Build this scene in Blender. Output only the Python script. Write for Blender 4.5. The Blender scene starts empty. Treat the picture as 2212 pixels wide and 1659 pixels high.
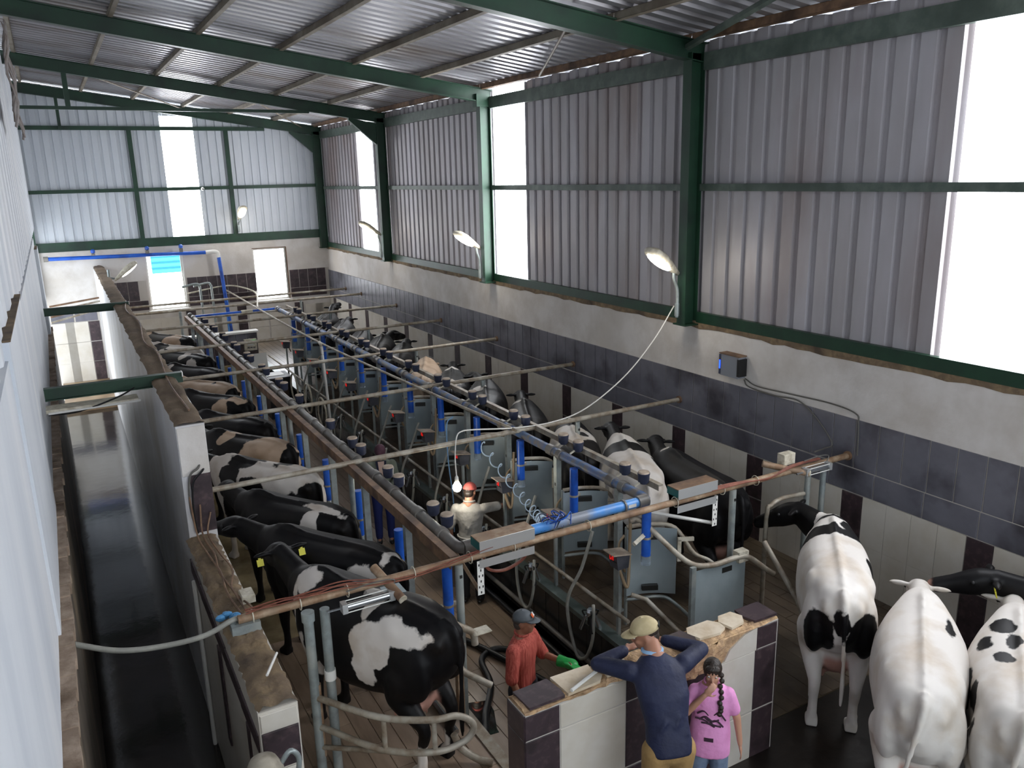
import bpy, bmesh, math, random
import numpy as np
from mathutils import Vector, Matrix
random.seed(7)
scene = bpy.context.scene
C = scene.collection
PI = math.pi

# ---------------------------------------------------------------- camera
FPX, VPY, HSL, CAMZ = 1753.12, (92.99, 406.08), -0.02427, 5.0
def camera():
    d = lambda u, v: Vector(((u-1106)/FPX, -(v-829.5)/FPX, -1.0))
    y = d(*VPY).normalized()
    z = d(VPY[0]+3000, VPY[1]+3000*HSL).cross(y).normalized()
    if z.y < 0: z = -z
    x = y.cross(z)
    # rows x,y,z are the world axes in camera coordinates -> camera axes in the world are the columns
    M = Matrix((x, y, z)).to_4x4()
    M.translation = Vector((0, 0, CAMZ))
    cam = bpy.data.cameras.new('camera'); o = bpy.data.objects.new('camera', cam); C.objects.link(o)
    cam.sensor_fit = 'HORIZONTAL'; cam.sensor_width = 36; cam.lens = FPX/2212*36; cam.clip_start = .02; cam.clip_end = 300
    o.matrix_world = M
    scene.camera = o
camera()

# ---------------------------------------------------------------- world, light, exposure
w = bpy.data.worlds.new('overcast'); scene.world = w; w.use_nodes = True
bg = w.node_tree.nodes['Background']; bg.inputs[0].default_value = (.86, .93, 1.0, 1); bg.inputs[1].default_value = 2.0
PANEL_STRENGTH = 7.0
scene.view_settings.view_transform = 'Standard'; scene.view_settings.look = 'None'
scene.view_settings.gamma = 1; scene.view_settings.use_curve_mapping = False
scene.view_settings.exposure = 0.8

# ---------------------------------------------------------------- materials
def lin(h):
    h = h.lstrip('#'); r = [int(h[i:i+2], 16)/255 for i in (0, 2, 4)]
    return tuple((c/12.92 if c <= .04045 else ((c+.055)/1.055)**2.4) for c in r)+(1,)
MATS = {}
def mat(name, col, rough=.6, metal=0, col2=None, scale=6, lo=.4, hi=.65, bump=0, bscale=40, emit=0, ecol=None, stretch=(1,1,1), detail=4, trans=0, alpha=1, col3=None, scale3=1.2, spec=.5):
    """base colour broken up by noise; col2 = dirt or wear with its own shape"""
    if name in MATS: return MATS[name]
    m = bpy.data.materials.new(name); m.use_nodes = True; nt = m.node_tree; N = nt.nodes; L = nt.links
    b = N['Principled BSDF']
    b.inputs['Roughness'].default_value = rough; b.inputs['Metallic'].default_value = metal
    b.inputs['Specular IOR Level'].default_value = spec
    b.inputs['Base Color'].default_value = lin(col)
    if trans: b.inputs['Transmission Weight'].default_value = trans
    if alpha < 1: b.inputs['Alpha'].default_value = alpha
    if emit:
        b.inputs['Emission Color'].default_value = lin(ecol or col); b.inputs['Emission Strength'].default_value = emit
    if col2 or bump:
        g = N.new('ShaderNodeNewGeometry')
        mp = N.new('ShaderNodeMapping'); mp.inputs['Scale'].default_value = stretch; L.new(g.outputs['Position'], mp.inputs['Vector'])
    if col2:
        no = N.new('ShaderNodeTexNoise'); no.inputs['Scale'].default_value = scale; no.inputs['Detail'].default_value = detail; no.inputs['Roughness'].default_value = .6
        L.new(mp.outputs[0], no.inputs['Vector'])
        mr = N.new('ShaderNodeMapRange'); mr.inputs[1].default_value = lo; mr.inputs[2].default_value = hi; L.new(no.outputs[0], mr.inputs[0])
        mx = N.new('ShaderNodeMix'); mx.data_type = 'RGBA'; L.new(mr.outputs[0], mx.inputs[0])
        mx.inputs[6].default_value = lin(col); mx.inputs[7].default_value = lin(col2)
        last = mx.outputs[2]
        if col3:
            n3 = N.new('ShaderNodeTexNoise'); n3.inputs['Scale'].default_value = scale3; n3.inputs['Detail'].default_value = 6; L.new(mp.outputs[0], n3.inputs['Vector'])
            m3 = N.new('ShaderNodeMapRange'); m3.inputs[1].default_value = .5; m3.inputs[2].default_value = .68; L.new(n3.outputs[0], m3.inputs[0])
            x3 = N.new('ShaderNodeMix'); x3.data_type = 'RGBA'; L.new(m3.outputs[0], x3.inputs[0]); L.new(last, x3.inputs[6]); x3.inputs[7].default_value = lin(col3); last = x3.outputs[2]
        L.new(last, b.inputs['Base Color'])
    if bump:
        nb = N.new('ShaderNodeTexNoise'); nb.inputs['Scale'].default_value = bscale; nb.inputs['Detail'].default_value = 3; L.new(mp.outputs[0], nb.inputs['Vector'])
        bp = N.new('ShaderNodeBump'); bp.inputs['Strength'].default_value = bump; bp.inputs['Distance'].default_value = .02
        L.new(nb.outputs[0], bp.inputs['Height']); L.new(bp.outputs[0], b.inputs['Normal'])
    MATS[name] = m
    return m
M_plaster = mat('white_plaster', '#d2cdc8', .85, col2='#bfb8b0', scale=1.5, bump=.15, bscale=30, col3='#c4bcb2', scale3=.7)
M_cream = mat('cream_tile', '#cfc9bf', .3, col2='#c4bcae', scale=2.2)
M_brown = mat('brown_tile', '#3c3034', .35, col2='#5a4a4b', scale=14, lo=.5, hi=.75, col3='#2c2426', scale3=5)
M_slate = mat('slate_tile', '#63626a', .38, col2='#706f77', scale=3, lo=.35, hi=.7, col3='#3d3a40', scale3=1.6)
M_grout = mat('pale_grout', '#b9b3ab', .9)
M_sheet = mat('galvanised_sheet', '#a29ea0', .55, .3, col2='#b0adb2', scale=1.2, col3='#968b8a', scale3=.9, stretch=(1, 1, .25))
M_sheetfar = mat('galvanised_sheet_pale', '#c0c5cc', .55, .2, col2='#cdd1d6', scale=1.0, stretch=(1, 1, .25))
M_roof = mat('roof_sheet', '#9f9ea2', .40, .55, col2='#8f8d91', scale=.8, stretch=(.25, 1, 1), col3='#78706b', scale3=1.1)
M_green = mat('green_steel', '#173626', .45, .1, col2='#1c402c', scale=4, col3='#12291f', scale3=2)
M_greengrey = mat('weathered_green_steel', '#4a574f', .5, .2, col2='#5f6a62', scale=5, col3='#3c4841')
M_purlin = mat('cream_purlin', '#8d8577', .65, .1, col2='#7a7062', scale=4, col3='#6a5e50')
M_panel = mat('translucent_sheet', '#ffffff', .6, emit=PANEL_STRENGTH, ecol='#f6f9ff')
M_winglass = mat('bright_window_pane', '#ffffff', .4, emit=PANEL_STRENGTH*.9, ecol='#f4f8ff')
M_leftwall = mat('pale_blue_white_paint', '#d6dadf', .6, col2='#c9ced5', scale=2.0, stretch=(1, 1, .15), col3='#dfe1e4', scale3=1.1)
M_woodedge = mat('dirty_brown_mortar', '#6b5a47', .9, col2='#8a7558', scale=8, bump=.5, bscale=25, col3='#4d4034', scale3=4)
M_mortar = mat('rough_tan_mortar', '#a5886a', .95, col2='#c5a47c', scale=14, bump=.8, bscale=35, col3='#7f6549', scale3=6)
M_lanefloor = mat('wet_dark_concrete', '#1e1b17', .09, col2='#2c2620', scale=2.5, bump=.06, bscale=5, col3='#14110f', scale3=4)
M_lanewall = mat('grimy_lane_wall', '#5a5146', .6, col2='#3a3229', scale=2.0, stretch=(1, 1, .3), col3='#7a6c5a', scale3=1.3)
M_plank = mat('wood_look_tile', '#8d7967', .28, col2='#7a6857', scale=5, stretch=(2.5, .4, 1), col3='#a08b76', scale3=.8)
M_platform = mat('worn_platform_tile', '#8a7c60', .25, col2='#6f6148', scale=3, col3='#a08f68', scale3=1.2)
M_holding = mat('dark_wet_floor', '#1d1916', .3, col2='#29231e', scale=2, bump=.2, bscale=8, col3='#1a1613', scale3=3)
M_galv = mat('galvanised_tube', '#9aa3a3', .42, .45, col2='#868d8b', scale=9, col3='#b0b3ad', scale3=3)
M_galvdirty = mat('dusty_tube', '#9b9384', .55, .2, col2='#7d6d5b', scale=9, col3='#b9b3a6', scale3=3)
M_rusty = mat('rusty_tube', '#85684f', .65, .2, col2='#a8937a', scale=10, col3='#5d4231', scale3=5)
M_rail = mat('brown_channel', '#6d5442', .6, .2, col2='#8a6c52', scale=8, col3='#4c3a2e', scale3=3)
M_panelsheet = mat('galvanised_plate', '#a3b0b4', .42, .3, col2='#afbbbe', scale=3, col3='#94a1a6', scale3=1.5)
M_blue = mat('blue_pvc', '#1f55b8', .35, col2='#2a62c4', scale=5, col3='#1a3f8a', scale3=3)
M_bluelt = mat('sky_blue_pvc', '#4b8fd8', .35, col2='#5f9bdb', scale=5, col3='#8a8f98', scale3=2.2)
M_greypvc = mat('grey_pvc', '#6b6965', .45, col2='#7d7770', scale=8, col3='#544f4b', scale3=4)
M_dusty = mat('dusty_blue_pipe', '#4f6b93', .5, col2='#77706a', scale=6, lo=.42, hi=.58, col3='#3c66a8', scale3=2.5)
M_black = mat('black_rubber', '#141416', .45)
M_white = mat('white_plastic', '#d8d6d0', .45)
M_cream_p = mat('cream_plastic', '#c9c3b2', .5, col2='#a49a86', scale=14)
M_hose = mat('grey_hose', '#8f8e86', .45, col2='#a5a399', scale=8)
M_hosetan = mat('tan_hose', '#8f7a5e', .5)
M_clear = mat('clear_plastic', '#c4d0da', .12, trans=.75)
M_steel = mat('stainless_steel', '#b9bcc0', .22, .9)
M_darkbox = mat('dark_blue_cover', '#2b3146', .5, col2='#3a3f52', scale=8)
M_boxgrey = mat('grey_meter_case', '#3b3c43', .5, col2='#4a4a50', scale=6)
M_lidtan = mat('dusty_lid', '#9a8978', .7, col2='#b3a28f', scale=12)
M_led = mat('red_led', '#c81a12', .4, emit=.45, ecol='#ff1a10')
M_cable = mat('red_brown_cable', '#6e3d31', .5, col2='#8a5643', scale=8)
M_cablegrey = mat('grey_cable', '#5b5853', .6)
M_cablewhite = mat('white_cord', '#dcd9d2', .5)
M_silver = mat('aluminium', '#c6c7c6', .3, .6)
M_bolt = mat('dark_bolt', '#222220', .5)
M_yellow = mat('yellow_tag', '#d8cf3e', .5)

# ---------------------------------------------------------------- mesh helpers
class MB:
    def __init__(s): s.v = []; s.f = []
    def add(s, vs, fs):
        o = len(s.v); s.v += [tuple(p) for p in vs]; s.f += [tuple(i+o for i in f) for f in fs]; return s
    def box(s, a, b, M=None):
        (x0, y0, z0), (x1, y1, z1) = a, b
        vs = [Vector(p) for p in ((x0,y0,z0),(x1,y0,z0),(x1,y1,z0),(x0,y1,z0),(x0,y0,z1),(x1,y0,z1),(x1,y1,z1),(x0,y1,z1))]
        if M: vs = [M @ v for v in vs]
        return s.add(vs, [(3,2,1,0),(4,5,6,7),(0,1,5,4),(1,2,6,5),(2,3,7,6),(3,0,4,7)])
    def prism(s, poly, axis, a, b):
        """poly: 2D points in the plane perpendicular to axis (x: yz, y: xz, z: xy)"""
        n = len(poly)
        P = {'x': lambda p, t: (t, p[0], p[1]), 'y': lambda p, t: (p[0], t, p[1]), 'z': lambda p, t: (p[0], p[1], t)}[axis]
        vs = [P(p, a) for p in poly]+[P(p, b) for p in poly]
        fs = [tuple(range(n))[::-1], tuple(range(n, 2*n))]+[(i, (i+1) % n, n+(i+1) % n, n+i) for i in range(n)]
        return s.add(vs, fs)
    def tube(s, pts, r, n=8, caps=True, closed=False):
        pts = [Vector(p) for p in pts]; k = len(pts); rr = r if isinstance(r, (list, tuple)) else [r]*k
        rings = []; up = None
        for i, p in enumerate(pts):
            if closed: t = (pts[(i+1) % k]-pts[i-1]).normalized()
            else: t = (pts[min(i+1, k-1)]-pts[max(i-1, 0)]).normalized()
            if up is None:
                up = Vector((0, 0, 1)) if abs(t.z) < .9 else Vector((1, 0, 0))
            a = (up - t*up.dot(t))
            if a.length < 1e-4: a = t.orthogonal()
            a.normalize(); up = a; b = t.cross(a)
            rings.append([p+(a*math.cos(2*PI*j/n)+b*math.sin(2*PI*j/n))*rr[i] for j in range(n)])
        vs = [q for ring in rings for q in ring]; fs = []
        m = k if closed else k-1
        for i in range(m):
            i2 = (i+1) % k
            for j in range(n): fs.append((i*n+j, i*n+(j+1) % n, i2*n+(j+1) % n, i2*n+j))
        if caps and not closed: fs += [tuple(range(n))[::-1], tuple((k-1)*n+j for j in range(n))]
        return s.add(vs, fs)
    def lathe(s, prof, n=16, c=(0,0,0), M=None):
        """prof: (r, z) pairs from bottom to top"""
        vs = []; fs = []
        for r, z in prof: vs += [Vector((r*math.cos(2*PI*j/n), r*math.sin(2*PI*j/n), z)) for j in range(n)]
        if M: vs = [M @ v for v in vs]
        vs = [v+Vector(c) for v in vs]
        for i in range(len(prof)-1):
            for j in range(n): fs.append((i*n+j, i*n+(j+1) % n, (i+1)*n+(j+1) % n, (i+1)*n+j))
        fs += [tuple(range(n))[::-1], tuple((len(prof)-1)*n+j for j in range(n))]
        return s.add(vs, fs)
    def ell(s, c, r, n=14, m=9, M=None):
        vs = []; fs = []
        for i in range(m+1):
            th = PI*i/m
            for j in range(n):
                v = Vector((r[0]*math.sin(th)*math.cos(2*PI*j/n), r[1]*math.sin(th)*math.sin(2*PI*j/n), -r[2]*math.cos(th)))
                vs.append(((M @ v) if M else v)+Vector(c))
        for i in range(m):
            for j in range(n): fs.append((i*n+j, i*n+(j+1) % n, (i+1)*n+(j+1) % n, (i+1)*n+j))
        return s.add(vs, fs)
    def mesh(s, name, smooth=False):
        me = bpy.data.meshes.new(name); me.from_pydata(s.v, [], s.f); me.validate(); me.update()
        if smooth is True: me.polygons.foreach_set('use_smooth', [True]*len(me.polygons))
        elif smooth:
            me.polygons.foreach_set('use_smooth', [True]*len(me.polygons)); me.set_sharp_from_angle(angle=math.radians(smooth))
        return me
    def build(s, name, m, parent=None, smooth=False):
        me = s.mesh(name, smooth); me.materials.append(m); return link(name, me, parent)
def link(name, me, parent=None, loc=None):
    o = bpy.data.objects.new(name, me); C.objects.link(o)
    if parent: o.parent = parent
    if loc: o.location = loc
    return o
def empty(name, loc=(0,0,0), rz=0):
    o = bpy.data.objects.new(name, None); C.objects.link(o); o.location = loc; o.rotation_euler.z = rz; o.empty_display_size = .1
    return o
def tag(o, label, cat, group=None):
    o['label'] = label; o['category'] = cat
    if group: o['group'] = group
    return o
def thing(name, label, cat, loc=(0,0,0), rz=0, group=None): return tag(empty(name, loc, rz), label, cat, group)
def struct(o): o['kind'] = 'structure'; return o
def bx(name, a, b, m, parent=None): return MB().box(a, b).build(name, m, parent)
def tb(name, pts, r, m, parent=None, n=8): return MB().tube(pts, r, n).build(name, m, parent, 50)
def bez(pts, k=10):
    """smooth Catmull-Rom path through pts"""
    P = [Vector(p) for p in pts]; P = [P[0]*2-P[1]]+P+[P[-1]*2-P[-2]]; out = []
    for i in range(1, len(P)-2):
        a, b, c, d = P[i-1:i+3]
        for j in range(k):
            t = j/k; out.append(.5*((2*b)+(c-a)*t+(2*a-5*b+4*c-d)*t*t+(3*b-a-3*c+d)*t**3))
    out.append(P[-2]); return out
def copy_tree(o, parent=None):
    c = o.copy(); C.objects.link(c); c.parent = parent
    for ch in list(o.children): copy_tree(ch, c)
    return c
# ================================================================ THE SETTING
YF = 27.0; XR = 8.0; XL = -.36; Y0 = -3.0; ZL = -.75
PX0, PX1, PY0, PY1 = 2.85, 4.80, 4.62, 23.4      # milking pit
def roofz(x): return 7.75-.135*x                 # top of the rafters

# ---- corrugated sheet: profile steps along u, extruded along v
def corrugated(u0, u1, pitch, depth, flat=.62, ph=0.0):
    """list of (u, d): trapezoidal profile"""
    out = []; u = Y0+math.floor((u0-Y0)/pitch)*pitch
    ramp = (1-flat)*pitch*.12
    while u < u1:
        for du, d in ((0, 0), (flat*pitch, 0), (flat*pitch+ramp, depth), (pitch-ramp, depth)):
            if u0+1e-4 < u+du < u1-1e-4: out.append((u+du, d))
        u += pitch
    def dd(t):
        r = (t-Y0) % pitch
        return 0.0 if r <= flat*pitch or r >= pitch-1e-6 else depth
    return [(u0, dd(u0))]+out+[(u1, dd(u1))]
def sheet_mesh(prof, P, v0, v1):
    """P(u, d, v) -> xyz ; single skin with a slight thickness; v0, v1 may be functions of u"""
    f0 = v0 if callable(v0) else (lambda u: v0); f1 = v1 if callable(v1) else (lambda u: v1)
    mb = MB(); n = len(prof); t = .002
    vs = [P(u, d, f0(u)) for u, d in prof]+[P(u, d, f1(u)) for u, d in prof]+[P(u, d+t, f0(u)) for u, d in prof]+[P(u, d+t, f1(u)) for u, d in prof]
    fs = []
    for i in range(n-1): fs += [(i, i+1, n+i+1, n+i), (2*n+i, 3*n+i, 3*n+i+1, 2*n+i+1), (i, 2*n+i, 2*n+i+1, i+1), (n+i, n+i+1, 3*n+i+1, 3*n+i)]
    return mb.add(vs, fs)

# ---- wall_right: masonry below, cladding above
wr = struct(MB().box((XR, Y0, ZL), (XR+.24, YF+.24, 2.84)).build('wall_right', M_plaster))
rng = random.Random(3)
lm = MB()                                        # ragged mortar ledge under the cladding
n = 150; ys = [Y0+(YF-Y0)*i/n for i in range(n+1)]
top = [(y, 2.90+rng.uniform(-.015, .02)) for y in ys]; bot = [(y, 2.815+rng.uniform(-.02, .015)) for y in ys]
for i in range(n):
    (ya, ta), (yb, tb_) = top[i], top[i+1]; ba, bb = bot[i][1], bot[i+1][1]
    lm.add([(XR-.006, ya, ba), (XR-.006, yb, bb), (XR-.006, yb, tb_), (XR-.006, ya, ta), (XR+.24, ya, ba), (XR+.24, yb, bb), (XR+.24, yb, tb_), (XR+.24, ya, ta)],
           [(0, 3, 2, 1), (3, 7, 6, 2), (0, 1, 5, 4), (0, 4, 7, 3), (1, 2, 6, 5)])
lm.build('mortar_ledge', M_woodedge, wr)
# tiles: two dark rows, cream panels and brown strips below, each tile proud of the grout
TP = .315; HB = 1.21                             # bottom of the dark band
bx('grout_bed', (XR-.004, Y0, ZL), (XR+.01, YF, 2.125), M_grout, wr)
def tile_proto(name, wy, hz, m, th=.014, bev=.004, axis='x'):
    a, b = wy/2, hz/2
    mb = MB(); vs = []
    for d, s in ((0, 0), (th-bev, 0), (th, bev)):
        for q, r in ((-a+s, -b+s), (a-s, -b+s), (a-s, b-s), (-a+s, b-s)): vs.append((-d, q, r) if axis == 'x' else (q, -d, r) if axis == 'y' else (q, r, d))
    fs = [(0, 1, 5, 4), (1, 2, 6, 5), (2, 3, 7, 6), (3, 0, 4, 7), (4, 5, 9, 8), (5, 6, 10, 9), (6, 7, 11, 10), (7, 4, 8, 11), (8, 9, 10, 11)]
    if axis != 'x' : fs = [f[::-1] if axis == 'y' else f for f in fs]
    me = mb.add(vs, fs).mesh(name); me.materials.append(m); bm = bmesh.new(); bm.from_mesh(me); bmesh.ops.recalc_face_normals(bm, faces=bm.faces); bm.to_mesh(me); bm.free()
    return me
g = .015
t1 = tile_proto('tile', TP-g, .61-g, M_slate); t2 = tile_proto('tile', 2*TP-g, .31-g, M_slate)
t3 = tile_proto('tile', .30-g, .605-g, M_brown); t4 = tile_proto('tile', TP*1.005-.002, .605-.002, M_cream, bev=.001)
t3b = tile_proto('tile', .30-g, .74-g, M_brown)
XT = XR-.004
y = 1.0
while y < YF-.1:
    link('tile', t1, wr, (XT, y+TP/2, HB+.31+.305)); y += TP
y = .7
while y < YF-.35:
    link('tile', t2, wr, (XT, y+TP, HB+.155)); y += 2*TP
sp = 1.575; yb = 4.44-2*sp
while yb < YF:
    for k in range(2): link('tile', t3, wr, (XT, yb, HB-.3025-.605*k))
    for q in range(4):
        yy = yb+.15+(q+.5)*(sp-.30)/4
        if yy < YF-.1:
            for k in range(2): link('tile', t4, wr, (XT, yy, HB-.3025-.605*k))
    yb += sp
# cladding per bay, with the translucent sheets let in
FR = [8.95, 15.15, 21.05, 26.88]
def clad(ya, yb, name, m, ph=0):
    pr = corrugated(ya, yb, .285, .045, ph=ph)
    rr = random.Random(int(ya*10))
    sheet_mesh(pr, lambda u, d, v: (XR+.07+d, u, v), 2.93, lambda u: 6.715+.012*math.sin(u*9)).build(name, m, wr)
for ya, yb_ in ((Y0, 3.05), (5.17, 8.95), (8.95, 13.82), (15.15, 22.18), (23.42, 27.1)): clad(ya, yb_, 'cladding_sheet', M_sheet)
for ya, yb_ in ((3.05, 5.17), (13.82, 15.08), (22.18, 23.42)): clad(ya, yb_, 'translucent_sheet', M_panel)
for (za, zb, xa) in ((6.33, 6.55, -.02), (4.745, 4.84, -.02)):
    bs = [Y0]+FR+[YF]
    for a, b in zip(bs[:-1], bs[1:]):
        if b-a > .5: bx('girt', (XR+xa, a+.08, za), (XR+.065, b-.08, zb), M_greengrey, wr)
for a, b in zip([Y0]+FR[:-1], FR): bx('sill_beam', (XR-.01, a+.08, 2.89), (XR+.065, b-.08, 3.04), M_green, wr)
# ---- portal frames
def ibeam(name, path, depth, width, parent, m=M_green, up=None):
    """I section along the straight segment path[0]-path[1] lying in the XZ plane; depth in that plane, width along Y"""
    a, b = Vector(path[0]), Vector(path[1]); t = (b-a).normalized(); nrm = Vector((-t.z, 0, t.x)); Ln = (b-a).length
    M = Matrix((t, Vector((0, 1, 0)), nrm)).transposed().to_4x4(); M.translation = a
    mb = MB(); h = depth/2; w_ = width/2
    mb.box((0, -w_, h-.014), (Ln, w_, h), M); mb.box((0, -w_, -h), (Ln, w_, -h+.014), M); mb.box((0, -.006, -h+.014), (Ln, .006, h-.014), M)
    return mb.build(name, m, parent)
names = ['nearest the camera, with a diagonal brace at the eave', 'second from the camera, beside the tall bright sheet', 'third from the camera, with a tie beam and haunch', 'standing against the far end wall']
for i, y in enumerate(FR):
    f = thing('portal_frame', 'green painted steel portal frame '+names[i], 'steel frame', (0, y, 0), 0, 'steel portal frames')
    ibeam('column', ((XR-.11, 0, 2.86), (XR-.11, 0, 6.55)), .24, .17, f)
    ibeam('rafter', ((XR+.05, 0, roofz(XR)-.12), (-.75, 0, roofz(-.75)-.12)), .26, .15, f)
    ibeam('column', ((-.5, 0, 1.9), (-.5, 0, 7.65)), .2, .15, f)
    bx('base_plate', (XR-.26, -.13, 2.855), (XR+.03, .13, 2.875), M_green, f)
    if i >= 2:
        MB().prism([(XR-.22, 6.42), (XR-.22, 5.88), (XR-.95, 6.5), (XR-.95, 6.56)], 'y', -.05, .05).build('haunch', M_green, f)
    if i == 2:
        bx('tie_beam', (-.3, -.04, 6.65), (6.05, .04, 6.72), M_green, f)
        bx('post', (.68, -.045, 6.72), (.78, .045, 7.42), M_green, f)
        bx('post', (.60, 5.6, 6.55), (.68, 5.68, 7.42), M_green, f)
    if i == 0:
        MB().tube([(7.75, -.02, 6.62), (7.15, .7, 6.85), (6.5, -1.9, 6.95)][:1]+[(7.0, -2.6, 6.86)], .05, 6).build('brace', M_greengrey, f)
    if i == 1:
        bx('gusset_plate', (XR-.3, -.09, 6.36), (XR-.02, .09, 6.60), M_green, f)
# ---- ceiling
ceil = struct(empty('ceiling', (0, 0, 0)))
pr = corrugated(Y0, YF+.3, .27, .04, flat=.55)
bays = [Y0]+[FR[0], FR[1], FR[2]]+[YF+.3]
for a, b in zip(bays[:-1], bays[1:]):
    pr = corrugated(a-.004, b+.004, .27, .05, flat=.5)
    sheet_mesh(pr, lambda u, d, v: (v, u, roofz(v)+.105+d), -1.3, 8.45).build('roof_sheet', M_roof, ceil)
for x in (-.55, -.14, 1.30, 2.60, 3.95, 5.25, 6.58, 7.86):
    a = math.atan(-.135)
    for (y0, y1) in ((Y0, FR[0]), (FR[0], FR[1]), (FR[1], FR[2]), (FR[2], YF+.1)):
        M = Matrix.Translation((x, 0, roofz(x)+.05)) @ Matrix.Rotation(-a, 4, 'Y')
        mb = MB(); mb.box((-.035, y0+.01, -.05), (-.029, y1-.01, .05), M).box((-.035, y0+.01, .044), (.035, y1-.01, .05), M).box((-.035, y0+.01, -.05), (.035, y1-.01, -.044), M)
        mb.build('purlin', M_purlin if x < 7.5 else M_rail, ceil)
for (x0, y0, x1, y1) in ((.8, 21.2, 4.0, 26.7), (4.6, 21.3, 7.4, 26.7), (6.0, 9.1, 7.6, 12.5)):   # wind bracing rods under the sheets
    tb('brace_rod', [(x0, y0, roofz(x0)-.08), (x1, y1, roofz(x1)-.08)], .02, M_purlin, ceil, 6)
# ---- wall_far: masonry with two windows, framing and cladding above
wf = struct(empty('wall_far', (0, YF, 0)))
W1 = (2.38, 3.43, 1.27, 2.95); W2 = (5.56, 6.62, 1.27, 2.95); ZM = 3.22
mb = MB()
for a, b, za, zb in ((-1.2, W1[0], ZL-.1, ZM), (W1[1], W2[0], ZL-.1, ZM), (W2[1], XR+.2, ZL-.1, ZM), (W1[0], W1[1], ZL-.1, W1[2]), (W2[0], W2[1], ZL-.1, W2[2]), (W1[0], W1[1], W1[3], ZM), (W2[0], W2[1], W2[3], ZM)):
    mb.box((a, 0, za), (b, .24, zb))
mb.build('masonry', M_plaster, wf)
for i, W in enumerate((W1, W2)):
    wn = struct(empty('window_%d' % (i+1), ((W[0]+W[1])/2, YF, W[2]))); hw = (W[1]-W[0])/2; h = W[3]-W[2]
    fm = MB(); f_ = .05
    fm.box((-hw, .06, 0), (-hw+f_, .12, h)).box((hw-f_, .06, 0), (hw, .12, h)).box((-hw+f_, .06, 0), (hw-f_, .12, f_)).box((-hw+f_, .06, h-f_), (hw-f_, .12, h))
    fm.build('window_frame', M_white, wn)
    bx('reveal', (-hw-.015, -.006, h), (hw+.015, .06, h+.02), M_rail, wn)
    bx('reveal', (hw, -.006, 0), (hw+.025, .06, h), M_rail if i else M_white, wn)
    bx('window_sill', (-hw-.08, -.09, -.05), (hw+.08, .05, -.002), M_white, wn)
    if i == 0:   # upper right panes look out on a turquoise building
        bx('pane', (-hw+f_, .085, f_), (hw-f_, .09, h*.66), M_winglass, wn)
        bx('pane', (-hw+f_, .085, h*.66), (-hw+.16, .09, h-f_), M_winglass, wn)
    else: bx('pane', (-hw+f_, .085, f_), (hw-f_, .09, h-f_), M_winglass, wn)
bx('grout_bed', (W1[1]+.03, -.012, .93), (W2[0]-.03, .004, 2.2), M_grout, wf)
bx('grout_bed', (W2[1]+.03, -.012, 1.3), (XR, .004, 2.2), M_grout, wf)
bx('grout_bed', (1.2, -.012, 1.0), (W1[0]-.05, .004, 2.2), M_grout, wf)
bx('grout_bed', (-.35, -.012, 1.13), (.95, .004, 1.42), M_grout, wf)
f1 = tile_proto('tile', .30-g, .60-g, M_brown, axis='y'); f2 = tile_proto('tile', .60-g, .30-g, M_brown, axis='y'); f3 = tile_proto('tile', .60-g, .28-g, M_slate, axis='y')
fc = tile_proto('tile', .60-.002, .60-.002, M_cream, axis='y', bev=.001)
def ftiles(x0, x1, zt):
    x = x0
    while x < x1-.25: link('tile', f1, wf, (x+.15, -.012, zt-.30)); x += .30
    x = x0
    while x < x1-.25: link('tile', f2, wf, (min(x+.30, x1-.3), -.012, zt-.75)); x += .60
ftiles(W1[1]+.06, W2[0]-.02, 2.2); ftiles(W2[1]+.06, XR-.02, 2.2); ftiles(1.2, W1[0]-.05, 2.2)
for x in (-.05, .58): link('tile', f3, wf, (x, -.012, 1.28))
for z in (.83, .22, -.38):
    link('tile', f1, wf, (.76, -.012, z))
    for x in (-.02, .35): link('tile', fc, wf, (x-.05, -.008, z))
for xc in (1.62, 3.5, 5.05, 6.9):
    for z in (.98, .38) if xc != 6.9 else (.9, .3): link('tile', f1, wf, (xc, -.012, z-.08))
for x in (1.95+.35, 2.9, 4.1, 4.55, 5.55, 6.2, 7.4, 7.75):
    for z in (.72, .11): link('tile', fc, wf, (x, -.006, z))
mb2 = [( -1.0, 3.27), (4.19, 8.05)]
def ztop(x): return roofz(x)+.07
for a, b in mb2:
    pr = corrugated(a, b, .245, .035)
    sheet_mesh(pr, lambda u, d, v: (u, .07+d, v), 3.25, ztop).build('cladding_sheet', M_sheetfar, wf)
pr = corrugated(3.27, 4.19, .245, .035)
sheet_mesh(pr, lambda u, d, v: (u, .07+d, v), 3.25, lambda x: 6.98).build('translucent_sheet', M_panel, wf)
pr = corrugated(3.27, 4.19, .245, .035); sheet_mesh(pr, lambda u, d, v: (u, .075+d, v), 6.98, ztop).build('cladding_sheet', M_sheetfar, wf)
for za, zb, m in ((3.2, 3.46, M_green), (4.83, 4.93, M_green), (6.57, 6.68, M_green)): bx('girt', (-.6, -.02, za), (7.8 if za < 6 else 6.3, .06, zb), m, wf)
for x in (2.40, 5.12): bx('post', (x-.06, -.03, 3.46), (x+.06, .06, 6.57), M_green, wf)
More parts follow.
